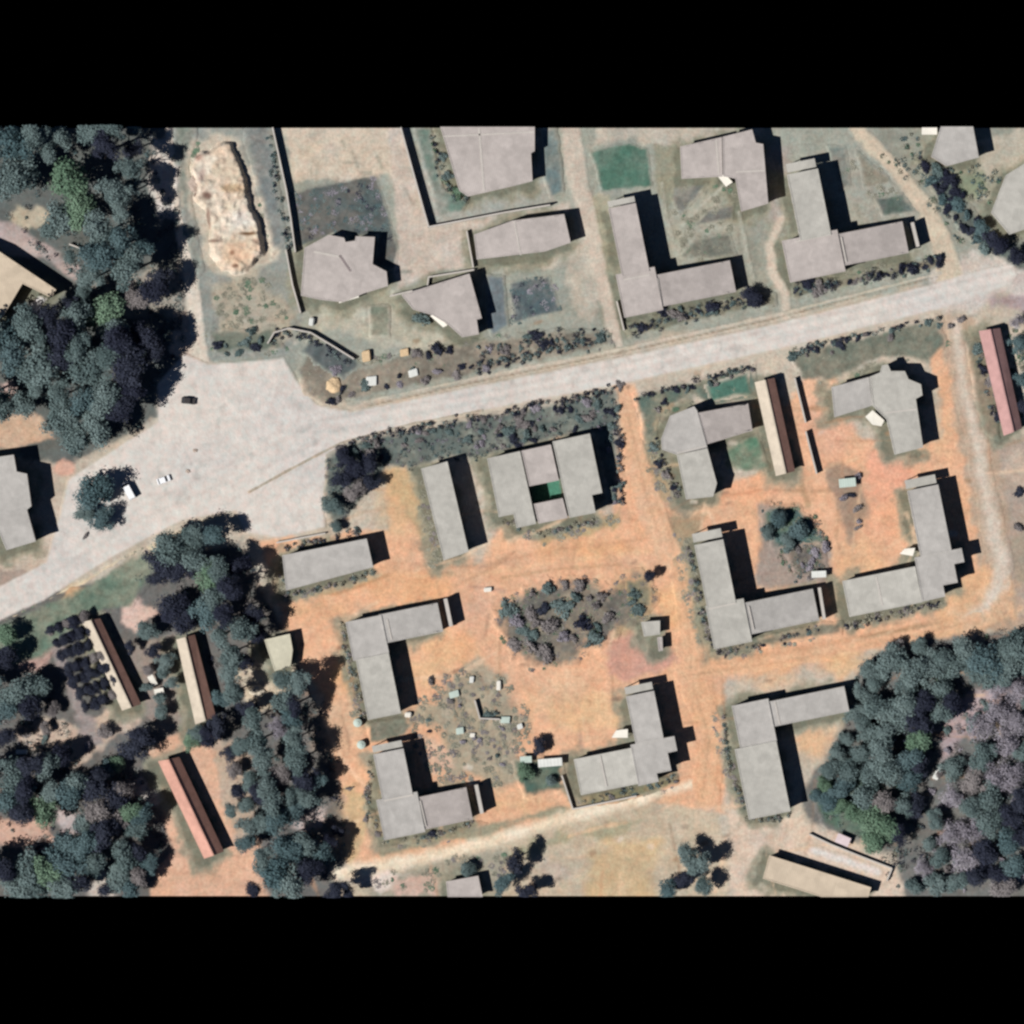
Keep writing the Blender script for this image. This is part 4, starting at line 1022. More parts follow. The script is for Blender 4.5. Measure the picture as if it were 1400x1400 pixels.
LAND.append((130, 500, 'the wood by the junction')); LAND.append((120, 260, 'the upper wood'))
trees('lone trees by the sandy road', 'teal', 9.5, [(128, 672, 34, 9.5, 'teal'), (115, 700, 17, 5, 'green'), (142, 708, 18, 6, 'teal')])
gB = 'trees below the sandy road'
trees(gB, 'green', 10, [
    (218, 768, 20, 7, 'dark'), (238, 748, 26, 9), (270, 762, 22, 8), (248, 778, 22, 7, 'dark'), (292, 735, 17, 8, 'dark'), (262, 735, 18, 8), (215, 790, 14, 5, 'dark'), (285, 792, 24, 8, 'bright'), (292, 818, 20, 9),
    (310, 842, 18, 12, 'dark'), (318, 800, 18, 13, 'dark'), (300, 778, 15, 10), (286, 838, 20, 9, 'teal'), (240, 835, 22, 6, 'dark'), (258, 850, 18, 6, 'dark'), (205, 862, 16, 5), (330, 775, 15, 8, 'dark'),
    (305, 868, 16, 9), (316, 892, 16, 9), (330, 858, 20, 11, 'dark'), (312, 920, 15, 8), (322, 945, 16, 8), (352, 862, 15, 7, 'dark'), (338, 905, 14, 7, 'dark'), (345, 835, 16, 8, 'dark')])
gC = 'plantation trees beside the long pale barrack'
rowt = []
for rr in range(7):
    for cc in range(5 if rr < 6 else 4):
        rowt.append((70 + rr * 8.2 + cc * 11.5 + random.uniform(-2, 2), 862 + rr * 17.2 - cc * 4.6 + random.uniform(-2, 2), random.uniform(9.5, 11.5), random.uniform(3.6, 5.0), 'dark' if random.random() < 0.85 else 'brown'))
trees(gC, 'dark', 4.0, rowt)
gD = 'trees of the wood in the lower corner'
trees(gD, 'green', 10.5, [
    (14, 868, 18, 6, 'bright'), (8, 900, 18, 8, 'dark'), (22, 945, 24, 9, 'dark'), (45, 938, 20, 8, 'dark'), (40, 960, 20, 8, 'dark'), (12, 970, 18, 8, 'teal'), (8, 1005, 16, 9, 'dark'), (70, 968, 12, 4, 'brown'), (-15, 930, 22), (-15, 1060, 26), (-15, 1110, 24), (-18, 1190, 26),
    (24, 1062, 22, 11), (18, 1092, 22, 11, 'teal'), (46, 1046, 18, 11, 'dark'), (66, 1048, 17, 10, 'dark'), (85, 1030, 15, 8, 'dark'), (58, 1108, 22, 9, 'bright'), (40, 1075, 18, 12, 'dark'), (76, 1082, 18, 10), (98, 1088, 20, 11, 'dark'), (108, 1066, 20, 11, 'dark'), (124, 1076, 22, 10, 'dark'), (136, 1060, 16, 9, 'dark'),
    (30, 1110, 18, 11, 'dark'), (60, 1165, 16, 8, 'dark'), (118, 1120, 20, 9), (140, 1108, 20, 10, 'brown'), (95, 1150, 20, 10, 'teal'), (120, 1150, 22, 12, 'teal'), (145, 1140, 20, 12, 'dark'), (160, 1092, 20, 9, 'dark'), (172, 1080, 16, 8, 'brown'), (160, 1118, 18, 9, 'brown'), (184, 1130, 19, 8), (178, 1108, 16, 9, 'bright'), (198, 1110, 16, 9, 'dark'),
    (42, 1182, 24, 11), (66, 1192, 24, 11, 'bright'), (95, 1180, 24, 11, 'teal'), (12, 1182, 20, 12, 'dark'), (25, 1210, 22, 10), (55, 1214, 20, 9), (85, 1212, 18, 11, 'dark'), (110, 1206, 20, 10, 'dark'), (130, 1178, 20, 10), (170, 1168, 20, 9, 'dark'), (188, 1160, 16, 8, 'dark'), (168, 1196, 18, 7), (190, 1200, 16, 7, 'brown'), (180, 1216, 18, 7, 'dark'), (205, 1180, 12, 6, 'dark'), (150, 1215, 14, 6, 'dark'),
    (182, 1022, 22, 8, 'dark'), (195, 1010, 18, 8, 'dark'), (158, 1042, 12, 4, 'bright'), (145, 1055, 16, 5, 'teal'), (145, 1000, 10, 3, 'brown'), (62, 995, 8, 3, 'brown'), (32, 1000, 9, 3, 'brown')])
LAND.append((90, 1120, 'the lower wood'))
gE = 'rows of tall trees beside the cream shed'
trees(gE, 'green', 10, [
    (345, 985, 18), (352, 1012, 18), (340, 968, 14, 6, 'dark'), (362, 1040, 18), (366, 1070, 19), (372, 1098, 19), (356, 1082, 14, 7, 'dark'), (390, 925, 18, 8), (394, 952, 20), (398, 980, 20, 10, 'teal'), (402, 1010, 19), (408, 1038, 19, 11), (416, 1064, 20, 9, 'dark'), (432, 1066, 16, 7, 'dark'), (424, 1090, 16, 8), (398, 1086, 16, 8),
    (410, 932, 17, 11, 'dark'), (404, 962, 15, 11, 'dark'), (382, 992, 14, 9, 'dry'), (385, 1060, 16, 8, 'brown'), (380, 1120, 18, 9, 'teal'), (400, 1108, 17, 7, 'dark'), (360, 1126, 15, 7),
    (378, 1192, 26, 11, 'teal'), (360, 1172, 18, 9), (400, 1208, 22, 11), (396, 1160, 20, 11, 'dark'), (420, 1150, 18, 10, 'dark'), (440, 1168, 18, 8, 'teal'), (452, 1150, 14, 7, 'dark'), (425, 1190, 18, 10, 'dark'), (460, 1214, 16, 9, 'dark'), (478, 1216, 12, 6, 'dark'), (350, 1214, 16, 7, 'dark'), (462, 1136, 10, 4, 'dark'),
    (288, 1005, 15, 6, 'dark'), (270, 1002, 13, 5, 'green'), (300, 992, 16, 7, 'dark'), (262, 1015, 12, 4, 'bright'), (318, 1052, 14, 4, 'brown'), (325, 1082, 15, 5, 'dark'), (340, 1102, 13, 5), (330, 1020, 15, 6), (345, 1065, 14, 6), (316, 1030, 14, 5, 'dark'), (342, 1128, 17, 7), (336, 1150, 14, 6, 'teal'), (318, 1105, 13, 5, 'dark'), (228, 905, 13, 5), (212, 888, 12, 5, 'dark'), (222, 975, 12, 4, 'green'), (180, 885, 10, 4, 'dark'), (200, 940, 9, 3, 'green'), (225, 918, 10, 4, 'dark'), (218, 955, 9, 3, 'dark'), (205, 915, 9, 3, 'brown'), (236, 932, 9, 4, 'dark'), (302, 955, 12, 5, 'teal')])
LAND.append((400, 1010, 'the tall tree rows'))
gF = 'trees of the dense wood on the right'
trees(gF, 'green', 8.5, [
    (1190, 918, 16, 5), (1218, 905, 21), (1244, 918, 20), (1270, 898, 20, 8), (1286, 888, 16, 8, 'dark'), (1302, 900, 20, 7), (1318, 878, 20, 8), (1348, 888, 25, 9, 'teal'), (1352, 915, 24, 8), (1378, 898, 22, 9), (1392, 872, 22, 9), (1410, 900, 22), (1372, 872, 18, 8), (1330, 915, 18, 7, 'green'),
    (1196, 962, 21, 8), (1222, 975, 22, 8), (1210, 998, 19, 8), (1238, 960, 18, 8, 'dark'), (1250, 992, 20, 8, 'dark'), (1262, 962, 18, 9, 'dark'), (1284, 970, 20, 8), (1298, 965, 16, 8, 'dark'), (1258, 1012, 18, 8, 'bright'), (1238, 938, 16, 7), (1180, 985, 14, 5), (1282, 942, 18, 7),
    (1162, 1052, 20, 6), (1178, 1028, 18, 7), (1204, 1030, 21, 9), (1190, 1060, 22, 7, 'green'), (1216, 1050, 21, 10, 'dark'), (1236, 1038, 19, 9, 'teal'), (1240, 1064, 19, 8, 'dark'), (1254, 1046, 16, 8, 'dark'), (1150, 1078, 18, 6, 'teal'), (1134, 1092, 14, 5, 'teal'), (1178, 1088, 20, 7), (1206, 1092, 20, 7, 'brown'), (1190, 1116, 20, 7, 'bright'), (1212, 1126, 21, 8, 'bright'), (1196, 1146, 19, 7, 'bright'), (1228, 1142, 16, 8, 'dark'), (1232, 1100, 17, 7, 'green'), (1166, 1112, 16, 5, 'bright'), (1250, 1100, 16, 6, 'dark')])
gG = 'leafless grey trees of the right-hand wood'
trees(gG, 'dry', 7.5, [
    (1338, 992, 20), (1366, 972, 20), (1392, 985, 20), (1342, 1032, 22, 7, 'green'), (1372, 1018, 22), (1400, 1028, 20, 7, 'green'), (1302, 1052, 17, 6, 'green'), (1330, 1066, 20), (1358, 1056, 22), (1300, 1088, 18), (1324, 1102, 20), (1352, 1092, 22, 7), (1384, 1062, 20, 8, 'dry'), (1392, 1092, 20, 9, 'dark'),
    (1276, 1118, 17), (1296, 1140, 18, 6), (1326, 1138, 20, 7), (1352, 1128, 20, 8, 'green'), (1380, 1118, 20, 9, 'dark'), (1268, 1152, 15, 5, 'green'), (1288, 1172, 18, 6, 'green'), (1316, 1172, 19), (1344, 1166, 20, 9, 'dark'), (1374, 1152, 20, 9, 'teal'), (1400, 1140, 20, 9, 'dark'), (1262, 1186, 14, 5, 'dry'), (1276, 1208, 18, 6, 'green'), (1304, 1204, 18, 7, 'green'), (1332, 1200, 19, 8, 'dark'), (1360, 1196, 20, 8, 'dark'), (1388, 1186, 20, 8, 'teal'), (1372, 1214, 18, 8), (1250, 1214, 16, 5, 'green'), (1416, 960, 20), (1418, 1060, 20), (1420, 1170, 22), (1365, 940, 18, 6), (1395, 945, 18, 6)])
gF = gF
LAND.append((1215, 1000, 'the near side of the right wood')); LAND.append((1340, 1080, 'the grey leafless wood')); LAND.append((1330, 890, 'the top of the right wood'))
trees(gF, 'green', 4.5, [(1176, 948, 13), (1166, 975, 14), (1184, 1004, 15), (1156, 1008, 12, 3), (1146, 1030, 14), (1132, 1050, 14), (1130, 1074, 14, 4, 'bright'), (1118, 1088, 11, 3, 'teal'), (1200, 925, 14), (1225, 882, 12, 4, 'brown'), (1258, 872, 13, 5, 'green'), (1150, 1100, 14, 4, 'bright'), (1196, 935, 12, 5, 'dark')])
gH = 'scattered single trees between the houses'
trees(gH, 'green', 6, [
    (704, 1174, 20, 9, 'dark'), (688, 1208, 18, 8, 'teal'), (720, 1218, 18, 7, 'dark'), (940, 1166, 19, 8), (958, 1180, 19, 9, 'green'), (962, 1206, 17, 7, 'green'), (915, 1214, 16, 6, 'teal'), (935, 1200, 14, 6, 'dark'),
    (1030, 406, 17, 4.5, 'dark'), (1392, 472, 15, 6, 'teal'), (1396, 520, 14, 6, 'teal'), (1388, 440, 12, 4, 'dry'), (1368, 335, 16, 5, 'dark'), (1392, 352, 18, 6, 'dark'), (1340, 312, 13, 4, 'teal'), (1400, 560, 14, 6, 'dark'),
    (466, 652, 19, 5, 'dark'), (456, 690, 17, 5, 'green'), (488, 640, 18, 6, 'dark'), (508, 632, 16, 6, 'dark'), (486, 672, 18, 5, 'brown'), (506, 660, 16, 5, 'dark'), (470, 626, 14, 4, 'dark'), (460, 718, 12, 3.5, 'green'),
    (888, 788, 10, 4.5, 'dark'), (738, 1020, 14, 4, 'dark'), (720, 1055, 14, 3.5, 'bright'), (752, 1068, 12, 3, 'green'), (640, 1190, 14, 3.5, 'green'), (1064, 712, 17, 4, 'teal'), (1092, 722, 18, 4, 'teal'), (1050, 728, 12, 3, 'green'), (1078, 742, 13, 3, 'green')])

def inside(x, y, poly):
    return float(sdist(np.array([float(x)]), np.array([float(y)]), poly)[0])
def scatter(poly, n, r0, r1, kinds, group, mind=1.1):
    xs = [p[0] for p in poly]; ys = [p[1] for p in poly]
    placed = []; tries = 0
    while len(placed) < n and tries < n * 40:
        tries += 1
        x = random.uniform(min(xs), max(xs)); y = random.uniform(min(ys), max(ys)); r = random.uniform(r0, r1)
        if inside(x, y, poly) < 0: continue
        X, Y = P((x, y))
        if any(inside(X, Y, q) > -r * S * 0.8 for q in HOUSEPOLYS): continue
        if any((x - a) ** 2 + (y - b) ** 2 < ((r + q) * 0.6 * mind) ** 2 for a, b, q in placed): continue
        placed.append((x, y, r))
        shrub(x, y, r, random.choice(kinds), group, random.uniform(0.6, 1.0))

scatter([(446, 622), (480, 604), (640, 574), (842, 534), (846, 560), (760, 585), (640, 606), (560, 626), (500, 640), (470, 640)], 44, 4, 9, ['dark', 'green', 'green', 'brown', 'dry'], 'shrubs of the scrub strip below the main road')
scatter([(640, 590), (755, 575), (840, 560), (840, 590), (750, 600), (665, 620), (640, 625)], 22, 4, 7, ['dark', 'dry', 'green', 'brown'], 'shrubs above the courtyard block')
scatter([(826, 600), (846, 590), (850, 695), (836, 700)], 8, 5, 8, ['dark', 'green', 'dry'], 'shrubs beside the courtyard block')
scatter([(412, 508), (440, 500), (500, 520), (580, 470), (640, 468), (770, 452), (832, 456), (836, 470), (640, 510), (500, 540), (440, 550)], 32, 4, 8, ['dark', 'brown', 'green', 'dry'], 'shrubs of the scrubby verge above the main road')
scatter([(690, 835), (742, 800), (800, 792), (832, 812), (838, 850), (800, 890), (740, 905), (695, 880)], 26, 7, 14, ['dark', 'brown', 'green', 'green', 'dry', 'brown'], 'shrubs on the knoll', 1.2)
scatter([(890, 430), (1000, 412), (1055, 402), (1058, 412), (862, 452)], 10, 4, 8, ['dark', 'brown', 'green'], 'hedge shrubs before the L-shaped house on the road corner')
scatter([(1084, 392), (1150, 384), (1285, 352), (1286, 362), (1086, 402)], 16, 4, 9, ['dark', 'dark', 'green', 'brown'], 'hedge shrubs before the L-shaped house by the diagonal track')
scatter([(1077, 482), (1286, 434), (1290, 446), (1085, 496)], 14, 4, 7, ['dark', 'green', 'brown'], 'hedge shrubs below the main road')
scatter([(1255, 222), (1282, 214), (1330, 288), (1368, 330), (1352, 344), (1308, 312)], 34, 6, 12, ['dark', 'teal', 'dark', 'dark', 'green'], 'shrubs of the diagonal hedge')
scatter([(286, 455), (372, 450), (388, 476), (292, 486)], 8, 5, 9, ['green', 'dark', 'green'], 'shrubs at the junction corner')
scatter([(880, 545), (1030, 500), (1030, 508), (890, 556)], 8, 4, 6, ['dark', 'green', 'brown'], 'hedge shrubs above the three-block house')
scatter([(590, 930), (640, 912), (690, 927), (718, 970), (715, 1060), (600, 1066), (568, 1020)], 16, 3, 6, ['brown', 'green', 'dry', 'dark'], 'weed shrubs of the rubble garden')
scatter([(1150, 640), (1172, 640), (1182, 700), (1165, 736), (1152, 715)], 6, 5, 8, ['brown', 'dark', 'dry'], 'shrubs beside the orange yard')
scatter([(1085, 745), (1130, 750), (1136, 790), (1100, 790)], 7, 5, 8, ['brown', 'dry', 'dark'], 'shrubs of the bushy court')
scatter([(985, 888), (1120, 858), (1150, 858), (1148, 866), (985, 898)], 7, 3, 5, ['brown', 'dark', 'green'], 'small shrubs before the bushy-court house')
scatter([(796, 1090), (860, 1080), (928, 1064), (928, 1070), (860, 1090), (800, 1102)], 6, 3, 5, ['brown', 'green', 'dark'], 'small shrubs along the stepped L-shaped house')
scatter([(1255, 1080), (1290, 1000), (1400, 930), (1400, 1220), (1260, 1220)], 26, 6, 10, ['dry', 'brown', 'dry', 'green'], 'undergrowth shrubs of the grey wood')
scatter([(10, 990), (160, 1000), (190, 1190), (10, 1215)], 16, 6, 10, ['brown', 'dark', 'green', 'dry'], 'undergrowth shrubs of the lower wood')
for (x, y, r, k) in [(905, 424, 9, 'dark'), (975, 420, 10, 'dark'), (1105, 386, 10, 'dark'), (1120, 394, 9, 'brown'), (870, 836, 9, 'green'), (866, 812, 9, 'green'), (862, 825, 8, 'green'), (575, 436, 13, 'green'), (600, 478, 12, 'dark'), (420, 376, 8, 'green'), (628, 262, 9, 'bright'), (612, 240, 7, 'green'),
                     (604, 215, 6, 'green'), (1300, 445, 6, 'brown'), (1316, 437, 6, 'brown'), (847, 527, 5, 'brown'), (1395, 672, 7, 'dark'), (1390, 720, 7, 'brown'), (117, 733, 6, 'brown'), (68, 865, 6, 'brown'), (1345, 505, 9, 'dark'), (1352, 520, 8, 'brown'), (1364, 570, 9, 'dark'), (1335, 480, 8, 'green'), (140, 390, 7, 'green'), (172, 388, 8, 'brown'),
                     (900, 634, 7, 'dark'), (912, 650, 7, 'brown'), (920, 668, 6, 'dark'), (893, 612, 6, 'green'), (900, 560, 6, 'brown'), (480, 895, 5, 'brown'), (500, 1118, 6, 'brown'), (515, 1140, 5, 'brown'), (590, 1138, 6, 'dark'), (478, 1078, 4, 'brown')]:
    shrub(x, y, r, k, 'single shrubs between the houses')

def undergrowth(label, polys, density, r0, r1, kinds, seed, tall=0.6, leaf=0.22, per=26, flat=False):
    """low ground cover nobody could count: one object of many small leafy clumps"""
    r = np.random.default_rng(seed)
    VV = []; LV = []; MI = []
    for poly in polys:
        q = [P(p) for p in poly]
        xs = [p[0] for p in q]; ys = [p[1] for p in q]
        x0, x1, y0, y1 = max(GX0, min(xs)), min(GX1, max(xs)), max(-YB, min(ys)), min(YB, max(ys))
        n = int((x1 - x0) * (y1 - y0) * density)
        X = r.uniform(x0, x1, n); Y = r.uniform(y0, y1, n)
        ok = sdist(X, Y, q) + fbm(X, Y, 4, seed) * 1.5 > 0
        ok &= fbm(X, Y, 5, seed + 3) > -0.35
        for hq in HOUSEPOLYS: ok &= sdist(X, Y, hq) < -0.5
        X = X[ok]; Y = Y[ok]; n = len(X)
        rad = r.uniform(r0, r1, n)
        ok = np.abs(Y) + rad * 1.6 + 0.3 < YB
        X = X[ok]; Y = Y[ok]; rad = rad[ok]; n = len(X)
        if n == 0: continue
        dv = r.normal(size=(n, per, 3)); dv[..., 2] = np.abs(dv[..., 2]); dv /= np.linalg.norm(dv, axis=2)[..., None]
        ctr = dv * rad[:, None, None] * np.array([1, 1, tall]) * r.uniform(0.5, 1, (n, per, 1))
        ctr[..., 0] += X[:, None]; ctr[..., 1] += Y[:, None]; ctr[..., 2] += 0.08
        nr = (np.array([0, 0, 1.0]) + r.normal(size=dv.shape) * 0.22 if flat else dv + r.normal(size=dv.shape) * 0.6); nr /= np.linalg.norm(nr, axis=2)[..., None]
        t = np.cross(nr, r.normal(size=dv.shape)); t /= np.linalg.norm(t, axis=2)[..., None]; b = np.cross(nr, t)
        sz = leaf * r.uniform(0.7, 1.4, (n, per, 1))
        VV.append(np.stack([ctr - t * sz, ctr - b * sz * .6, ctr + t * sz, ctr + b * sz * .6], 2).reshape(-1, 4, 3))
        LV.append(np.repeat(r.random(n), per)); MI.append(np.repeat(r.integers(0, len(kinds), n), per))
    V = np.concatenate(VV); lv = np.concatenate(LV); mi = np.concatenate(MI)
    me = leaf_mesh('undergrowth', V, lv, LEAF[kinds[0]])
    for k in kinds[1:]: me.materials.append(LEAF[k])
    me.polygons.foreach_set('material_index', mi.astype(np.int32))
    o = link('undergrowth', me); tag(o, label, 'undergrowth', None, 'stuff')
    return o
undergrowth('low leafy undergrowth covering the floor of the upper wood', [[(W, 165), (222, 165), (240, 300), (258, 460), (212, 520), (212, 565), (90, 635), (60, 560), (W, 560), (W, 440), (60, 440), (112, 385), (60, 350), (15, 300), (W, 295)]], 0.16, 0.6, 1.6, ['green', 'dark', 'teal', 'green'], 1)
undergrowth('low leafy undergrowth covering the floor of the lower wood', [[(W, 900), (70, 920), (110, 1050), (190, 1060), (235, 1120), (200, 1225), (W, 1225)], [(180, 790), (330, 745), (385, 860), (330, 880), (280, 860), (250, 800)], [(285, 870), (340, 890), (330, 985), (300, 990)], [(335, 975), (440, 960), (470, 1120), (470, 1225), (350, 1225), (352, 1150)]], 0.15, 0.6, 1.5, ['green', 'dark', 'brown', 'green'], 2)
undergrowth('low leafy undergrowth covering the floor of the dense right wood', [[(1160, 940), (1200, 895), (1340, 870), (1500, 850), (1500, 920), (1330, 945), (1286, 1010), (1260, 1080), (1270, 1225), (1230, 1225), (1200, 1160), (1112, 1110), (1108, 1086), (1150, 1010)]], 0.22, 0.6, 1.6, ['green', 'green', 'dark', 'brown', 'bright'], 3)
undergrowth('grey twiggy undergrowth covering the floor of the leafless wood', [[(1290, 1010), (1330, 960), (1500, 940), (1500, 1225), (1250, 1225), (1270, 1120), (1320, 1040)]], 0.22, 0.6, 1.6, ['dry', 'brown', 'dry', 'green', 'dry'], 4)
undergrowth('speckled low scrub in the strip below the main road', [[(448, 624), (482, 606), (640, 576), (842, 536), (846, 590), (810, 594), (755, 600), (665, 622), (640, 630), (612, 626), (560, 640), (532, 640), (492, 688), (458, 722), (444, 690)]], 0.42, 0.4, 1.1, ['green', 'dark', 'dry', 'green', 'brown', 'teal'], 5, leaf=.18)
undergrowth('speckled low scrub of the verge above the main road', [[(410, 505), (440, 495), (560, 480), (640, 466), (770, 450), (832, 452), (838, 470), (640, 512), (500, 540), (440, 550), (418, 535)]], 0.40, 0.4, 1.1, ['brown', 'weed', 'brown', 'weed', 'bright'], 6, leaf=.2, tall=.3, flat=True)
undergrowth('scrubby growth covering the knoll amid the orange earth', [KNOLL], 0.34, 0.5, 1.3, ['brown', 'weed', 'brown', 'bright'], 7, leaf=.2, tall=.35, flat=True)
undergrowth('patchy weeds of the rubble garden', [[(585, 930), (640, 908), (695, 925), (725, 970), (722, 1045), (690, 1075), (600, 1075), (568, 1030), (558, 985)]], 0.30, 0.5, 1.3, ['weed', 'weed', 'weed', 'brown'], 8, leaf=.22, tall=.16, flat=True)
undergrowth('low green growth round the corner houses', [[(1180, 195), (1250, 225), (1300, 300), (1320, 345), (1290, 300), (1240, 245)], [(1290, 230), (1350, 225), (1372, 245), (1352, 295), (1330, 280)], [(1225, 180), (1265, 185), (1262, 215), (1240, 215)], [(1376, 440), (1500, 430), (1500, 600), (1398, 590)]], 0.3, 0.5, 1.2, ['green', 'weed', 'bright', 'teal'], 13, tall=.3, leaf=.22)
undergrowth('dark weedy tangle along the diagonal hedge', [[(1244, 216), (1280, 212), (1302, 232), (1330, 286), (1368, 326), (1470, 330), (1470, 376), (1392, 370), (1352, 345), (1308, 312)]], 0.3, 0.4, 1.0, ['teal', 'dark', 'dark', 'green'], 9)
undergrowth('low weeds growing in the lawns and verges', [[(866, 540), (1034, 498), (1034, 546), (975, 556), (905, 562), (892, 610)], [(1077, 482), (1284, 432), (1296, 470), (1240, 492), (1140, 522), (1095, 520)],
    [(850, 442), (1000, 408), (1060, 400), (1062, 416), (862, 460)], [(1082, 384), (1285, 350), (1288, 364), (1085, 408)], [(284, 452), (375, 448), (392, 478), (292, 488)], [(235, 180), (275, 178), (262, 300), (280, 370), (252, 310)], [(340, 180), (368, 178), (392, 330), (372, 350), (360, 290)], [(0, 850), (110, 802), (198, 748), (182, 830), (112, 848), (62, 900), (0, 900)],
    [(920, 256), (1010, 250), (1012, 352), (925, 352)], [(1044, 700), (1110, 715), (1130, 780), (1060, 744)], [(1010, 604), (1036, 592), (1050, 640), (985, 640)], [(1130, 200), (1212, 240), (1256, 291), (1165, 262)], [(290, 385), (360, 375), (400, 440), (300, 450)]], 0.26, 0.5, 1.2, ['weed', 'weed', 'bright', 'weed'], 10, leaf=.22, tall=.14, flat=True)
undergrowth('scrubby bushes and weeds below the lower track', [[(500, 1200), (620, 1172), (700, 1160), (690, 1220), (500, 1222)]], 0.16, 0.6, 1.5, ['weed', 'weed', 'brown', 'bright'], 12, leaf=.22, tall=.2, flat=True)
undergrowth('dark tufted grass of the two dark lawn plots', [[(399, 262), (470, 247), (515, 238), (527, 275), (540, 330), (516, 323), (455, 321), (410, 338)], [(696, 386), (752, 376), (766, 425), (702, 442)]], 0.4, 0.5, 1.3, ['green', 'teal', 'green', 'dark', 'dry'], 14, leaf=.22, tall=.16, flat=True)
undergrowth('green tangle of the bushy court', [[(1036, 704), (1058, 690), (1092, 688), (1120, 712), (1132, 745), (1128, 792), (1082, 796), (1060, 752)]], 0.5, 0.5, 1.2, ['green', 'teal', 'weed', 'bright'], 15, leaf=.22, tall=.4)
undergrowth('thin weeds straggling round the foot of the estate houses', [[(495, 1100), (535, 1150), (600, 1146), (665, 1124), (600, 1156), (530, 1160)], [(790, 1090), (860, 1078), (930, 1062), (930, 1076), (796, 1106)], [(975, 890), (1026, 880), (1150, 852), (1150, 868), (985, 902)], [(880, 560), (905, 600), (920, 690), (890, 680)], [(920, 720), (945, 745), (968, 860), (950, 880), (925, 790)], [(565, 645), (580, 650), (605, 770), (590, 775)],
    [(380, 760), (392, 810), (512, 780), (514, 790), (390, 820)], [(690, 724), (740, 728), (845, 700), (850, 720), (740, 745)], [(465, 850), (480, 900), (495, 985), (484, 985)], [(975, 970), (1000, 1030), (1030, 1118), (1015, 1118), (985, 1030)], [(1155, 850), (1255, 826), (1300, 815), (1300, 828), (1160, 862)], [(845, 790), (892, 785), (895, 830), (862, 860)]], 0.40, 0.5, 1.2, ['weed', 'weed', 'weed', 'brown'], 11, leaf=.22, tall=.14, flat=True)

def hedge(label, pts, width, height, kinds, seed, dens=1.5):
    """one clipped-and-overgrown hedge following a line"""
    r = np.random.default_rng(seed)
    q = [np.array(P(p)) for p in pts]
    VV = []; LV = []; MI = []
    for a, b in zip(q[:-1], q[1:]):
        L = np.linalg.norm(b - a); n = max(2, int(L * dens)); t = r.random(n); per = 34
        nrm = np.array([-(b - a)[1], (b - a)[0]]) / L
        base = a + (b - a) * t[:, None] + nrm * (r.normal(size=n) * width * S * 0.28)[:, None]
        base = base[fbm(base[:, 0], base[:, 1], 3.5, seed) > -0.28]; n = len(base)
        base = base[np.abs(base[:, 1]) < YB - 2]; n = len(base)
        if not n: continue
        rad = r.uniform(0.45, 0.95, n)
        dv = r.normal(size=(n, per, 3)); dv[..., 2] = np.abs(dv[..., 2]); dv /= np.linalg.norm(dv, axis=2)[..., None]
        ctr = dv * rad[:, None, None] * r.uniform(0.5, 1, (n, per, 1)); ctr[..., 2] *= height
        ctr[..., :2] += base[:, None]; ctr[..., 2] += 0.1
        nr = dv + r.normal(size=dv.shape) * 0.6; nr /= np.linalg.norm(nr, axis=2)[..., None]
        tt = np.cross(nr, r.normal(size=dv.shape)); tt /= np.linalg.norm(tt, axis=2)[..., None]; bb = np.cross(nr, tt)
        sz = 0.2 * r.uniform(0.7, 1.4, (n, per, 1))
        VV.append(np.stack([ctr - tt * sz, ctr - bb * sz * .6, ctr + tt * sz, ctr + bb * sz * .6], 2).reshape(-1, 4, 3))
        LV.append(np.repeat(r.random(n), per)); MI.append(np.repeat(r.integers(0, len(kinds), n), per))
    me = leaf_mesh('hedge', np.concatenate(VV), np.concatenate(LV), LEAF[kinds[0]])
    for k in kinds[1:]: me.materials.append(LEAF[k])
    me.polygons.foreach_set('material_index', np.concatenate(MI).astype(np.int32))
    return tag(link('hedge', me), label, 'hedge')
DK = ['dark', 'green', 'dark', 'brown']
hedge('dark broken hedge above the main road, left of the first crossing lane', [(640, 505), (740, 482), (832, 462)], 18, 1.6, ['dark', 'green', 'dark', 'green'], 1, 2.6)
hedge('dark hedge between the wide pinkish house yard and the road verge', [(655, 488), (700, 470), (780, 455), (822, 455)], 14, 1.3, ['dark', 'brown', 'green'], 2)
hedge('dark hedge in front of the L-shaped house on the road corner', [(862, 450), (930, 434), (1000, 416), (1056, 408)], 15, 1.5, ['dark', 'green', 'dark', 'green'], 3, 2.4)
hedge('thick dark hedge in front of the L-shaped house by the diagonal track', [(1084, 398), (1140, 388), (1210, 372), (1286, 356)], 16, 1.6, ['dark', 'dark', 'green'], 4, 2.2)
hedge('dark hedge under the main road, above the slab house', [(478, 606), (560, 588), (640, 572)], 12, 1.6, DK, 5, 2.4)
hedge('dark hedge under the main road, above the courtyard block', [(640, 572), (740, 553), (842, 533)], 12, 1.6, DK, 6, 2.4)
hedge('low dark hedge under the main road, above the three-block grey house', [(868, 545), (950, 522), (1034, 500)], 9, 1.3, DK, 7)
hedge('low dark hedge under the main road, left of the east track', [(1078, 484), (1180, 458), (1286, 434)], 9, 1.3, ['dark', 'green', 'green'], 8)
hedge('dark hedge right of the courtyard block beside the orange lane', [(838, 545), (846, 600), (850, 690)], 10, 1.4, DK, 9)
hedge('hedge along the grey row house on its upper side', [(384, 750), (440, 738), (492, 727)], 8, 1.0, ['brown', 'green', 'dark'], 10)
hedge('thin brownish hedge along the lower foot of the grey row house', [(388, 770), (394, 814), (450, 802), (512, 784)], 7, .9, ['brown', 'weed', 'green'], 11)
hedge('thin hedge wrapped round the lower corner of the courtyard block', [(690, 712), (738, 732), (812, 712)], 8, .9, ['brown', 'green', 'weed'], 12)
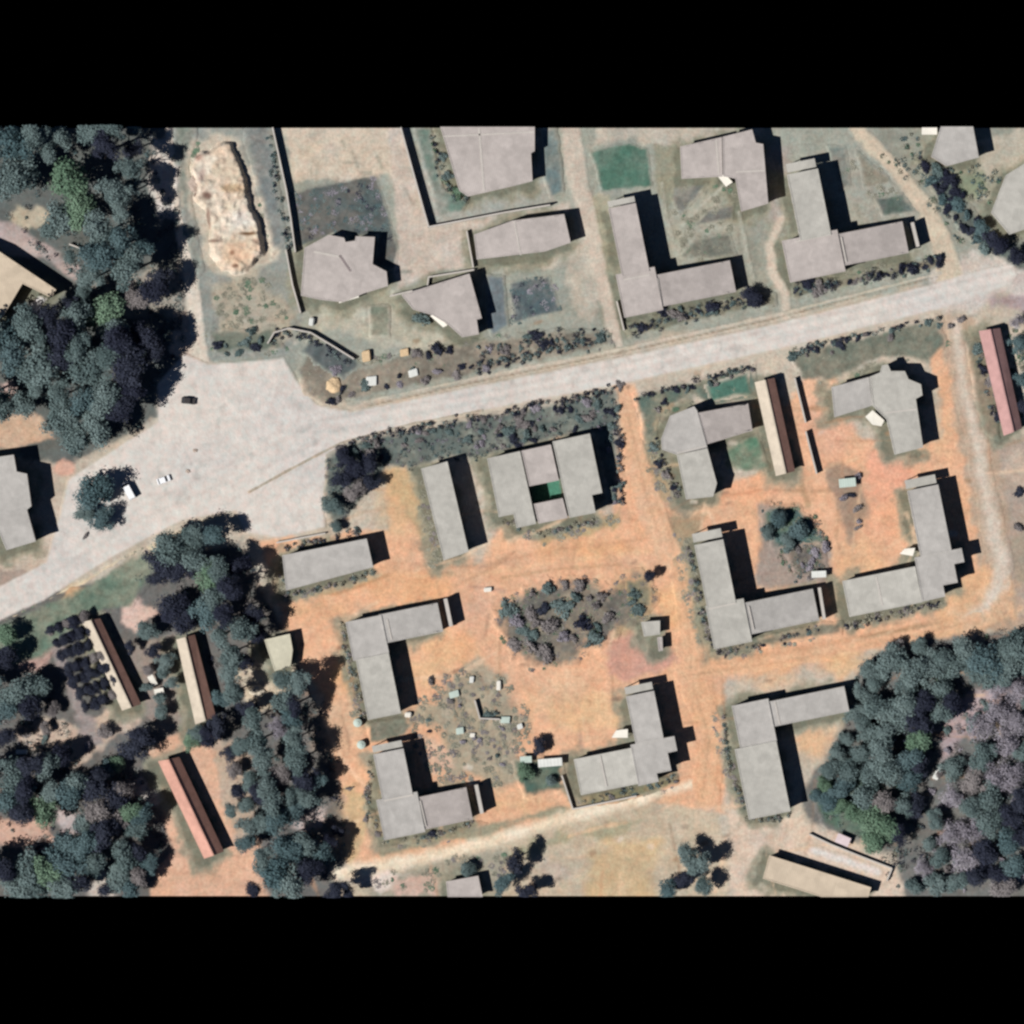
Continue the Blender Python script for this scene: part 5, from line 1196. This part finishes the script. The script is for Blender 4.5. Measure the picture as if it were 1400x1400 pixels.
hedge('olive hedge along the foot of the stepped L-shaped house', [(792, 1096), (866, 1080), (928, 1062)], 8, 1.0, ['green', 'weed', 'dark'], 13)
hedge('brown hedge wrapped round the outer side of the rubble garden house', [(505, 1040), (500, 1108), (530, 1150), (590, 1146), (650, 1124)], 8, .9, ['brown', 'weed', 'green'], 14)
hedge('brown hedge along the outer side of the house below the row house', [(466, 850), (474, 892), (486, 930), (495, 985)], 8, .9, ['brown', 'weed', 'green'], 15)
hedge('hedge along the outer side of the house with the bushy court', [(940, 748), (958, 820), (964, 862), (982, 892), (1030, 884), (1120, 858)], 8, 1.0, ['brown', 'green', 'dark'], 16)
hedge('hedge along the lower foot of the large L-shaped house by the orange yard', [(1156, 856), (1230, 836), (1290, 824)], 8, 1.0, ['brown', 'dark', 'weed'], 17)
hedge('hedge along the outer side of the house beside the dense wood', [(988, 975), (994, 1030), (1008, 1080), (1028, 1122), (1080, 1116)], 8, .9, ['brown', 'green', 'weed'], 18)
hedge('straggling hedge left of the three-block grey house', [(896, 598), (904, 630), (918, 655), (930, 684)], 10, 1.2, ['brown', 'dark', 'green'], 19)
hedge('dark hedge row inside the wall of the walled square block', [(592, 180), (604, 240), (622, 272), (640, 274)], 9, 1.3, ['green', 'bright', 'dark'], 20)
hedge('dark hedge strip beside the long wall above the stepped pinkish house', [(366, 178), (374, 230), (388, 300), (398, 345)], 10, 1.2, ['dark', 'teal', 'green'], 21)
hedge('dark hedge along the inside of the curved wall at the junction', [(372, 468), (384, 455), (430, 465), (478, 496)], 12, 1.3, ['dark', 'dark', 'green'], 22, 2)
hedge('dark shrubby hedge before the long red barrack', [(1334, 470), (1348, 520), (1362, 580)], 12, 1.4, ['dark', 'brown', 'green'], 23)

# ------------------------------------------------------------------ vehicles and small things
def car(label, x, y, rot, body_mat, L=4.0, Wd=1.7, van=False, cat='car'):
    X, Y = P((x, y))
    root = empty('parked_car' if not van else 'parked_van', (X, Y, 0.14), rot); tag(root, label, cat)
    h = 0.75 if not van else 0.95
    prof = [(-L / 2, .3), (L / 2, .3), (L / 2, h - .08), (L / 2 - .15, h), (-L / 2 + .1, h + .02), (-L / 2, h - .1)]
    bm = bmesh.new()
    def ext(pr, w, z=0):
        a = [bm.verts.new((px, -w / 2, pz)) for px, pz in pr]; b = [bm.verts.new((px, w / 2, pz)) for px, pz in pr]
        n = len(pr); bm.faces.new(a); bm.faces.new(b[::-1])
        for i in range(n): bm.faces.new((a[i], a[(i + 1) % n], b[(i + 1) % n], b[i]))
    ext(prof, Wd)
    bmesh.ops.bevel(bm, geom=bm.edges[:], offset=0.06, segments=2, affect='EDGES')
    bm_obj('body', bm, body_mat, root)
    t = 1.45 if not van else 2.05
    x0, x1, x2, x3 = (-L * .42, -L * .30, L * .12, L * .28) if not van else (-L * .48, -L * .46, L * .28, L * .42)
    bm = bmesh.new(); ext([(x0, h + .01), (x3, h + .01), (x2, t - .06), (x1, t - .06)], Wd * .9)
    bm_obj('windows', bm, GLASS, root)
    bm = bmesh.new(); ext([(x1 - .06, t - .057), (x2 + .06, t - .057), (x2 - .05, t), (x1 + .05, t)], Wd * .88)
    bm_obj('roof', bm, body_mat, root)
    for sx in (-1, 1):
        for sy in (-1, 1):
            bm = bmesh.new()
            bmesh.ops.create_cone(bm, cap_ends=True, segments=18, radius1=.32, radius2=.32, depth=.2, matrix=Matrix.Translation((sx * L * .31, sy * (Wd / 2 - .06), .32)) @ Matrix.Rotation(math.pi / 2, 4, 'X'))
            w = bm_obj('wheel', bm, TYRE, root)
    for sy in (-1, 1):
        bm = bmesh.new(); bmesh.ops.create_cube(bm, size=1, matrix=Matrix.Translation((L / 2 + .005, sy * Wd * .34, h - .18)) @ Matrix.Diagonal((.05, .3, .14, 1)))
        bm_obj('headlight', bm, CHROME, root)
WPAINT = surf('white_car_paint', (0.8, 0.8, 0.8), 0.97, 1.02, 1.0, rough=0.35)
DPAINT = surf('dark_car_paint', (0.05, 0.045, 0.045), 0.95, 1.05, 1.0, rough=0.35)
car('white van half hidden in the lone tree shadow', 176, 671, math.radians(118), WPAINT, 5.0, 2.0, True, 'van')
car('small white car parked out on the paved junction', 224, 656, math.radians(20), WPAINT, 3.7, 1.65)
car('dark car standing on the paved junction near the wood', 258, 548, math.radians(-6), DPAINT, 3.9, 1.7)

def blob(name, label, x, y, rx, ry, h, m, cat, seed, group=None):
    X, Y = P((x, y)); r = np.random.default_rng(seed)
    bm = bmesh.new(); bmesh.ops.create_icosphere(bm, subdivisions=3, radius=1)
    for v in bm.verts:
        k = 1 + 0.16 * math.sin(v.co.x * 4 + seed) * math.cos(v.co.y * 5 + seed * 2) + r.uniform(-.06, .06)
        v.co = Vector((v.co.x * rx * k, v.co.y * ry * k, max(-0.1, v.co.z * h * k)))
    o = bm_obj(name, bm, m, None); o.location = (X, Y, 0); tag(o, label, cat, group)
    return o
blob('straw_heap', 'round yellowish straw heap on the scrubby verge by the junction', 456, 527, 2.2, 2.2, 1.3, STRAW, 'heap', 3)
blob('boulder', 'dark little boulder on the paved junction near the white car', 257, 644, .7, .6, .5, RUBBLE, 'rock', 4)
blob('boulder', 'lone little boulder on the paved junction, farther from the white car', 267, 616, .8, .5, .5, RUBBLE, 'rock', 5)
blob('rubble_heap', 'pinkish rubble heap along the left foot of the sandy mound', 266, 252, 1.6, 2.4, .9, RUBBLE, 'heap', 6)
blob('rubble_heap', 'brown rubble heap in the notch of the sandy mound', 274, 268, 1.8, 1.2, 1.0, surf('brown_rubble', c(132, 108, 98), .8, 1.15, 1.5), 'heap', 7)
blob('sand_heap', 'pale sand heap between the rubble and the tall trees at the pink hut yard', 352, 945, 2.2, 1.8, .8, SAND, 'heap', 8)

def slab(name, label, x, y, w, d, h, rot, m, cat, group=None, lift=0.0):
    """a bevelled block or sheet, w x d metres"""
    X, Y = P((x, y))
    bm = bmesh.new(); bmesh.ops.create_cube(bm, size=1, matrix=Matrix.Diagonal((w, d, h, 1)))
    bmesh.ops.bevel(bm, geom=bm.edges[:], offset=min(w, d, h) * 0.18, segments=2, affect='EDGES')
    for v in bm.verts: v.co.x += 0.12 * v.co.y * random.uniform(0.8, 1.2); v.co.z += h / 2
    o = bm_obj(name, bm, m, None); o.location = (X, Y, lift); o.rotation_euler = (0, 0, rot); tag(o, label, cat, group)
    return o
def shelter(label, x, y, w, d, h, rot, m, cat='shelter'):
    X, Y = P((x, y)); root = empty('lean_to', (X, Y, 0), rot); tag(root, label, cat)
    bm = bmesh.new()
    n = 14; tops = []; 
    for i in range(n + 1):
        xx = -w / 2 + w * i / n; z = h + 0.04 * (i % 2)
        tops.append((bm.verts.new((xx, -d / 2, z - .15)), bm.verts.new((xx, d / 2, z + .15)), bm.verts.new((xx, d / 2, z + .11)), bm.verts.new((xx, -d / 2, z - .19))))
    for i in range(n):
        a, b = tops[i], tops[i + 1]
        bm.faces.new((a[0], b[0], b[1], a[1])); bm.faces.new((a[3], a[2], b[2], b[3]))
        bm.faces.new((a[1], b[1], b[2], a[2])); bm.faces.new((a[0], a[3], b[3], b[0]))
    bm.faces.new(tops[0]); bm.faces.new(tops[-1][::-1])
    bm_obj('sheet_roof', bm, m, root)
    for sx in (-1, 1):
        for sy in (-1, 1):
            bm = bmesh.new(); px, py = sx * (w / 2 - .15), sy * (d / 2 - .15)
            box_bm(bm, (px - .05, py), (px + .05, py), .1, -0.1, h - .2 + (.1 if sy > 0 else 0)); bm_obj('post', bm, POST, root)
PALE = surf('pale_metal_sheet', c(232, 232, 224), .9, 1.05, 1.0)
PGREEN = surf('pale_green_sheet', c(200, 214, 202), .9, 1.05, 1.0)
shelter('longer pale sheet lean-to beside the stepped L-shaped house', 752, 1042, 6.6, 2.2, 2.2, .08, PALE)
shelter('shorter greenish sheet lean-to beside the longer pale one', 719, 1038, 3.2, 1.8, 2.0, .05, PGREEN)
shelter('white sheet roof beside the bushy court screen wall', 1119, 785, 4.0, 1.8, 2.2, .05, PALE)
shelter('white sheet roof beside the house above the diagonal hedge', 1270, 180, 4.2, 1.9, 2.2, .0, WHITE)
shelter('pale double sheet roof beside the orange yard scrub', 1158, 660, 4.6, 2.4, 2.0, .1, PGREEN)
shelter('small white lean-to standing in the yard between two barracks', 209, 930, 1.6, 3.0, 2.0, .5, WHITE)
shelter('small white awning beside the white lean-to between two barracks', 218, 945, 2.6, 1.6, 1.8, .2, WHITE)
shelter('pale pinkish sheet roof below the bright green undergrowth', 1152, 1148, 3.8, 2.6, 2.0, -.4, surf('pinkish_sheet', c(218, 200, 200)))
slabs = [('white block lying on the scrubby verge by the main road', 508, 521, 3.0, 2.6, 1.0, .1, PALE),
         ('white block on the scrubby verge, nearest the courtyard hedge', 565, 510, 2.6, 2.0, .9, .3, PALE),
         ('cream block below the stepped pinkish house with a shadow behind it', 501, 487, 2.4, 3.0, 1.4, .2, STRAW),
         ('yellowish block in the pale yard of the slant-cornered house', 553, 482, 2.4, 2.0, .9, .2, STRAW),
         ('pale post block at the end of the thin wall by the junction', 426, 440, 1.4, 2.2, 1.4, 0, PALE),
         ('white block at the upper rim of the rubble garden', 682, 937, 1.2, 2.6, 1.0, .1, WHITE),
         ('whitish block at the outer rim of the rubble garden near the orange yard', 621, 949, 2.8, 1.8, .8, .3, PGREEN),
         ('pale stone at the crown of the rubble garden', 645, 929, 1.2, 1.8, .8, 0, PALE),
         ('pale block at the end of the L-shaped wall remnant', 691, 984, 2.6, 1.8, .8, 0, PGREEN),
         ('white drum lid block beside a dark pit in the rubble garden', 711, 993, 1.6, 1.4, .9, .4, PALE),
         ('pale block in the middle of the rubble garden weeds', 629, 999, 2.2, 1.8, .9, .2, PGREEN),
         ('little white stone low in the rubble garden', 646, 1005, 1.4, 1.2, .7, 0, WHITE),
         ('white stone at the foot of the elbow house beside the weedy gap', 558, 977, 1.8, 1.4, 1.2, 0, WHITE),
         ('small white crate alone on the orange earth below the slab house', 667, 806, 2.2, 1.2, .9, 0.1, WHITE),
         ('pale curb block beside the lower tree rows', 345, 992, 1.6, 2.2, .8, .2, PALE),
         ('pale stone in the clearing of the lower wood', 30, 1028, 3.2, 1.2, .6, 0, PALE),
         ('pale ledge stone by the grey leafless wood', 1283, 1055, 1.6, 4.6, .7, -.35, PALE)]
for i, (lab, x, y, w, d, h, r, m) in enumerate(slabs):
    slab('stone_block', lab, x, y, w, d, h, r, m, 'block')

def tank(label, x, y, r, h, m):
    X, Y = P((x, y)); root = empty('water_tank', (X, Y, 0)); tag(root, label, 'water tank')
    bm = bmesh.new(); bmesh.ops.create_cone(bm, cap_ends=True, segments=28, radius1=r, radius2=r * .97, depth=h, matrix=Matrix.Translation((0, 0, h / 2)))
    bm_obj('tank_body', bm, m, root, False)
    bm = bmesh.new(); bmesh.ops.create_cone(bm, cap_ends=True, segments=28, radius1=r * .97, radius2=r * .35, depth=.3, matrix=Matrix.Translation((0, 0, h + .152)))
    top = bm_obj('tank_top', bm, m, root)
    bm = bmesh.new(); bmesh.ops.create_cone(bm, cap_ends=True, segments=20, radius1=r * .33, radius2=r * .33, depth=.1, matrix=Matrix.Translation((0, 0, h + .354)))
    bm_obj('lid', bm, m, top)
tank('pale round tank in the weedy gap, upper of the two', 489, 988, 1.2, 1.8, PGREEN)
tank('pale round tank beside the porch, lower of the two', 494, 1018, 1.2, 1.8, PGREEN)

# ------------------------------------------------------------------ labels of the plants
ORD = ['nearest', 'second nearest', 'third nearest', 'fourth nearest', 'fifth nearest', 'sixth nearest', 'seventh nearest', 'eighth nearest']
def dirword(dx, dy):
    a = math.degrees(math.atan2(-dy, dx)) % 360
    return ['right of', 'above right of', 'above', 'above left of', 'left of', 'below left of', 'below', 'below right of'][int((a + 22.5) // 45) % 8]
buckets = {}
for pl in PLANTS:
    root, x, y, kind, size, noun, grp = pl
    lx, ly, ref = min(LAND, key=lambda l: (l[0] - x) ** 2 + (l[1] - y) ** 2)
    dd = math.hypot(lx - x, ly - y)
    where = dirword(x - lx, y - ly)
    buckets.setdefault((size, kind, noun, where, ref), []).append((dd, root, grp))
for (size, kind, noun, where, ref), its in buckets.items():
    its.sort(key=lambda t: t[0])
    for i, (dd, root, grp) in enumerate(its):
        lab = f"{size} {TONE[kind]} {noun} {where} {ref}"
        if len(its) > 1: lab = f"{size} {TONE[kind]} {noun}, {ORD[min(i, 7)]} {where} {ref}"
        if len(lab.split()) > 16: lab = lab.replace('nearest ', '') if len(its) == 1 else lab.replace(' mid-sized', '').replace('the L-shaped house', 'the house')
        tag(root, lab, noun, grp)

# ------------------------------------------------------------------ light, camera
SHX, SHY = 0.83, 0.40                       # shadow run per metre of height
el = math.atan(1 / math.hypot(SHX, SHY))
sun = bpy.data.lights.new('sun', 'SUN'); sun.energy = 5.0; sun.angle = math.radians(0.5); sun.color = (1.0, 0.985, 0.97)
so = link('sun', sun); so.location = (-80, -60, 150)
so.rotation_euler = Vector((SHX, SHY, -1)).to_track_quat('-Z', 'Y').to_euler()
w = bpy.data.worlds.new('World'); scene.world = w; w.use_nodes = True
nt = w.node_tree
sky = nt.nodes.new('ShaderNodeTexSky'); sky.sky_type = 'NISHITA'; sky.sun_disc = False
sky.sun_elevation = el; sky.sun_rotation = math.atan2(-SHX, -SHY) % (2 * math.pi)
sky.air_density = 0.35; sky.dust_density = 0.0; sky.ozone_density = 4.0
nt.links.new(sky.outputs['Color'], nt.nodes['Background'].inputs['Color'])
nt.nodes['Background'].inputs['Strength'].default_value = 0.05

cam = bpy.data.cameras.new('camera'); H = 1500.0
cam.sensor_width = 36; cam.lens = 36 * H / 280.0
cam.clip_start = 10; cam.clip_end = 6000
co = link('camera', cam); co.location = (0, 0, H)
scene.camera = co
scene.view_settings.view_transform = 'Standard'; scene.view_settings.look = 'None'
scene.view_settings.exposure = 0.10; scene.view_settings.gamma = 1.0
scene.render.engine = 'CYCLES'
scene.cycles.pixel_filter_type = 'BLACKMAN_HARRIS'
scene.cycles.filter_width = 2.6
scene.cycles.max_bounces = 4; scene.cycles.diffuse_bounces = 1
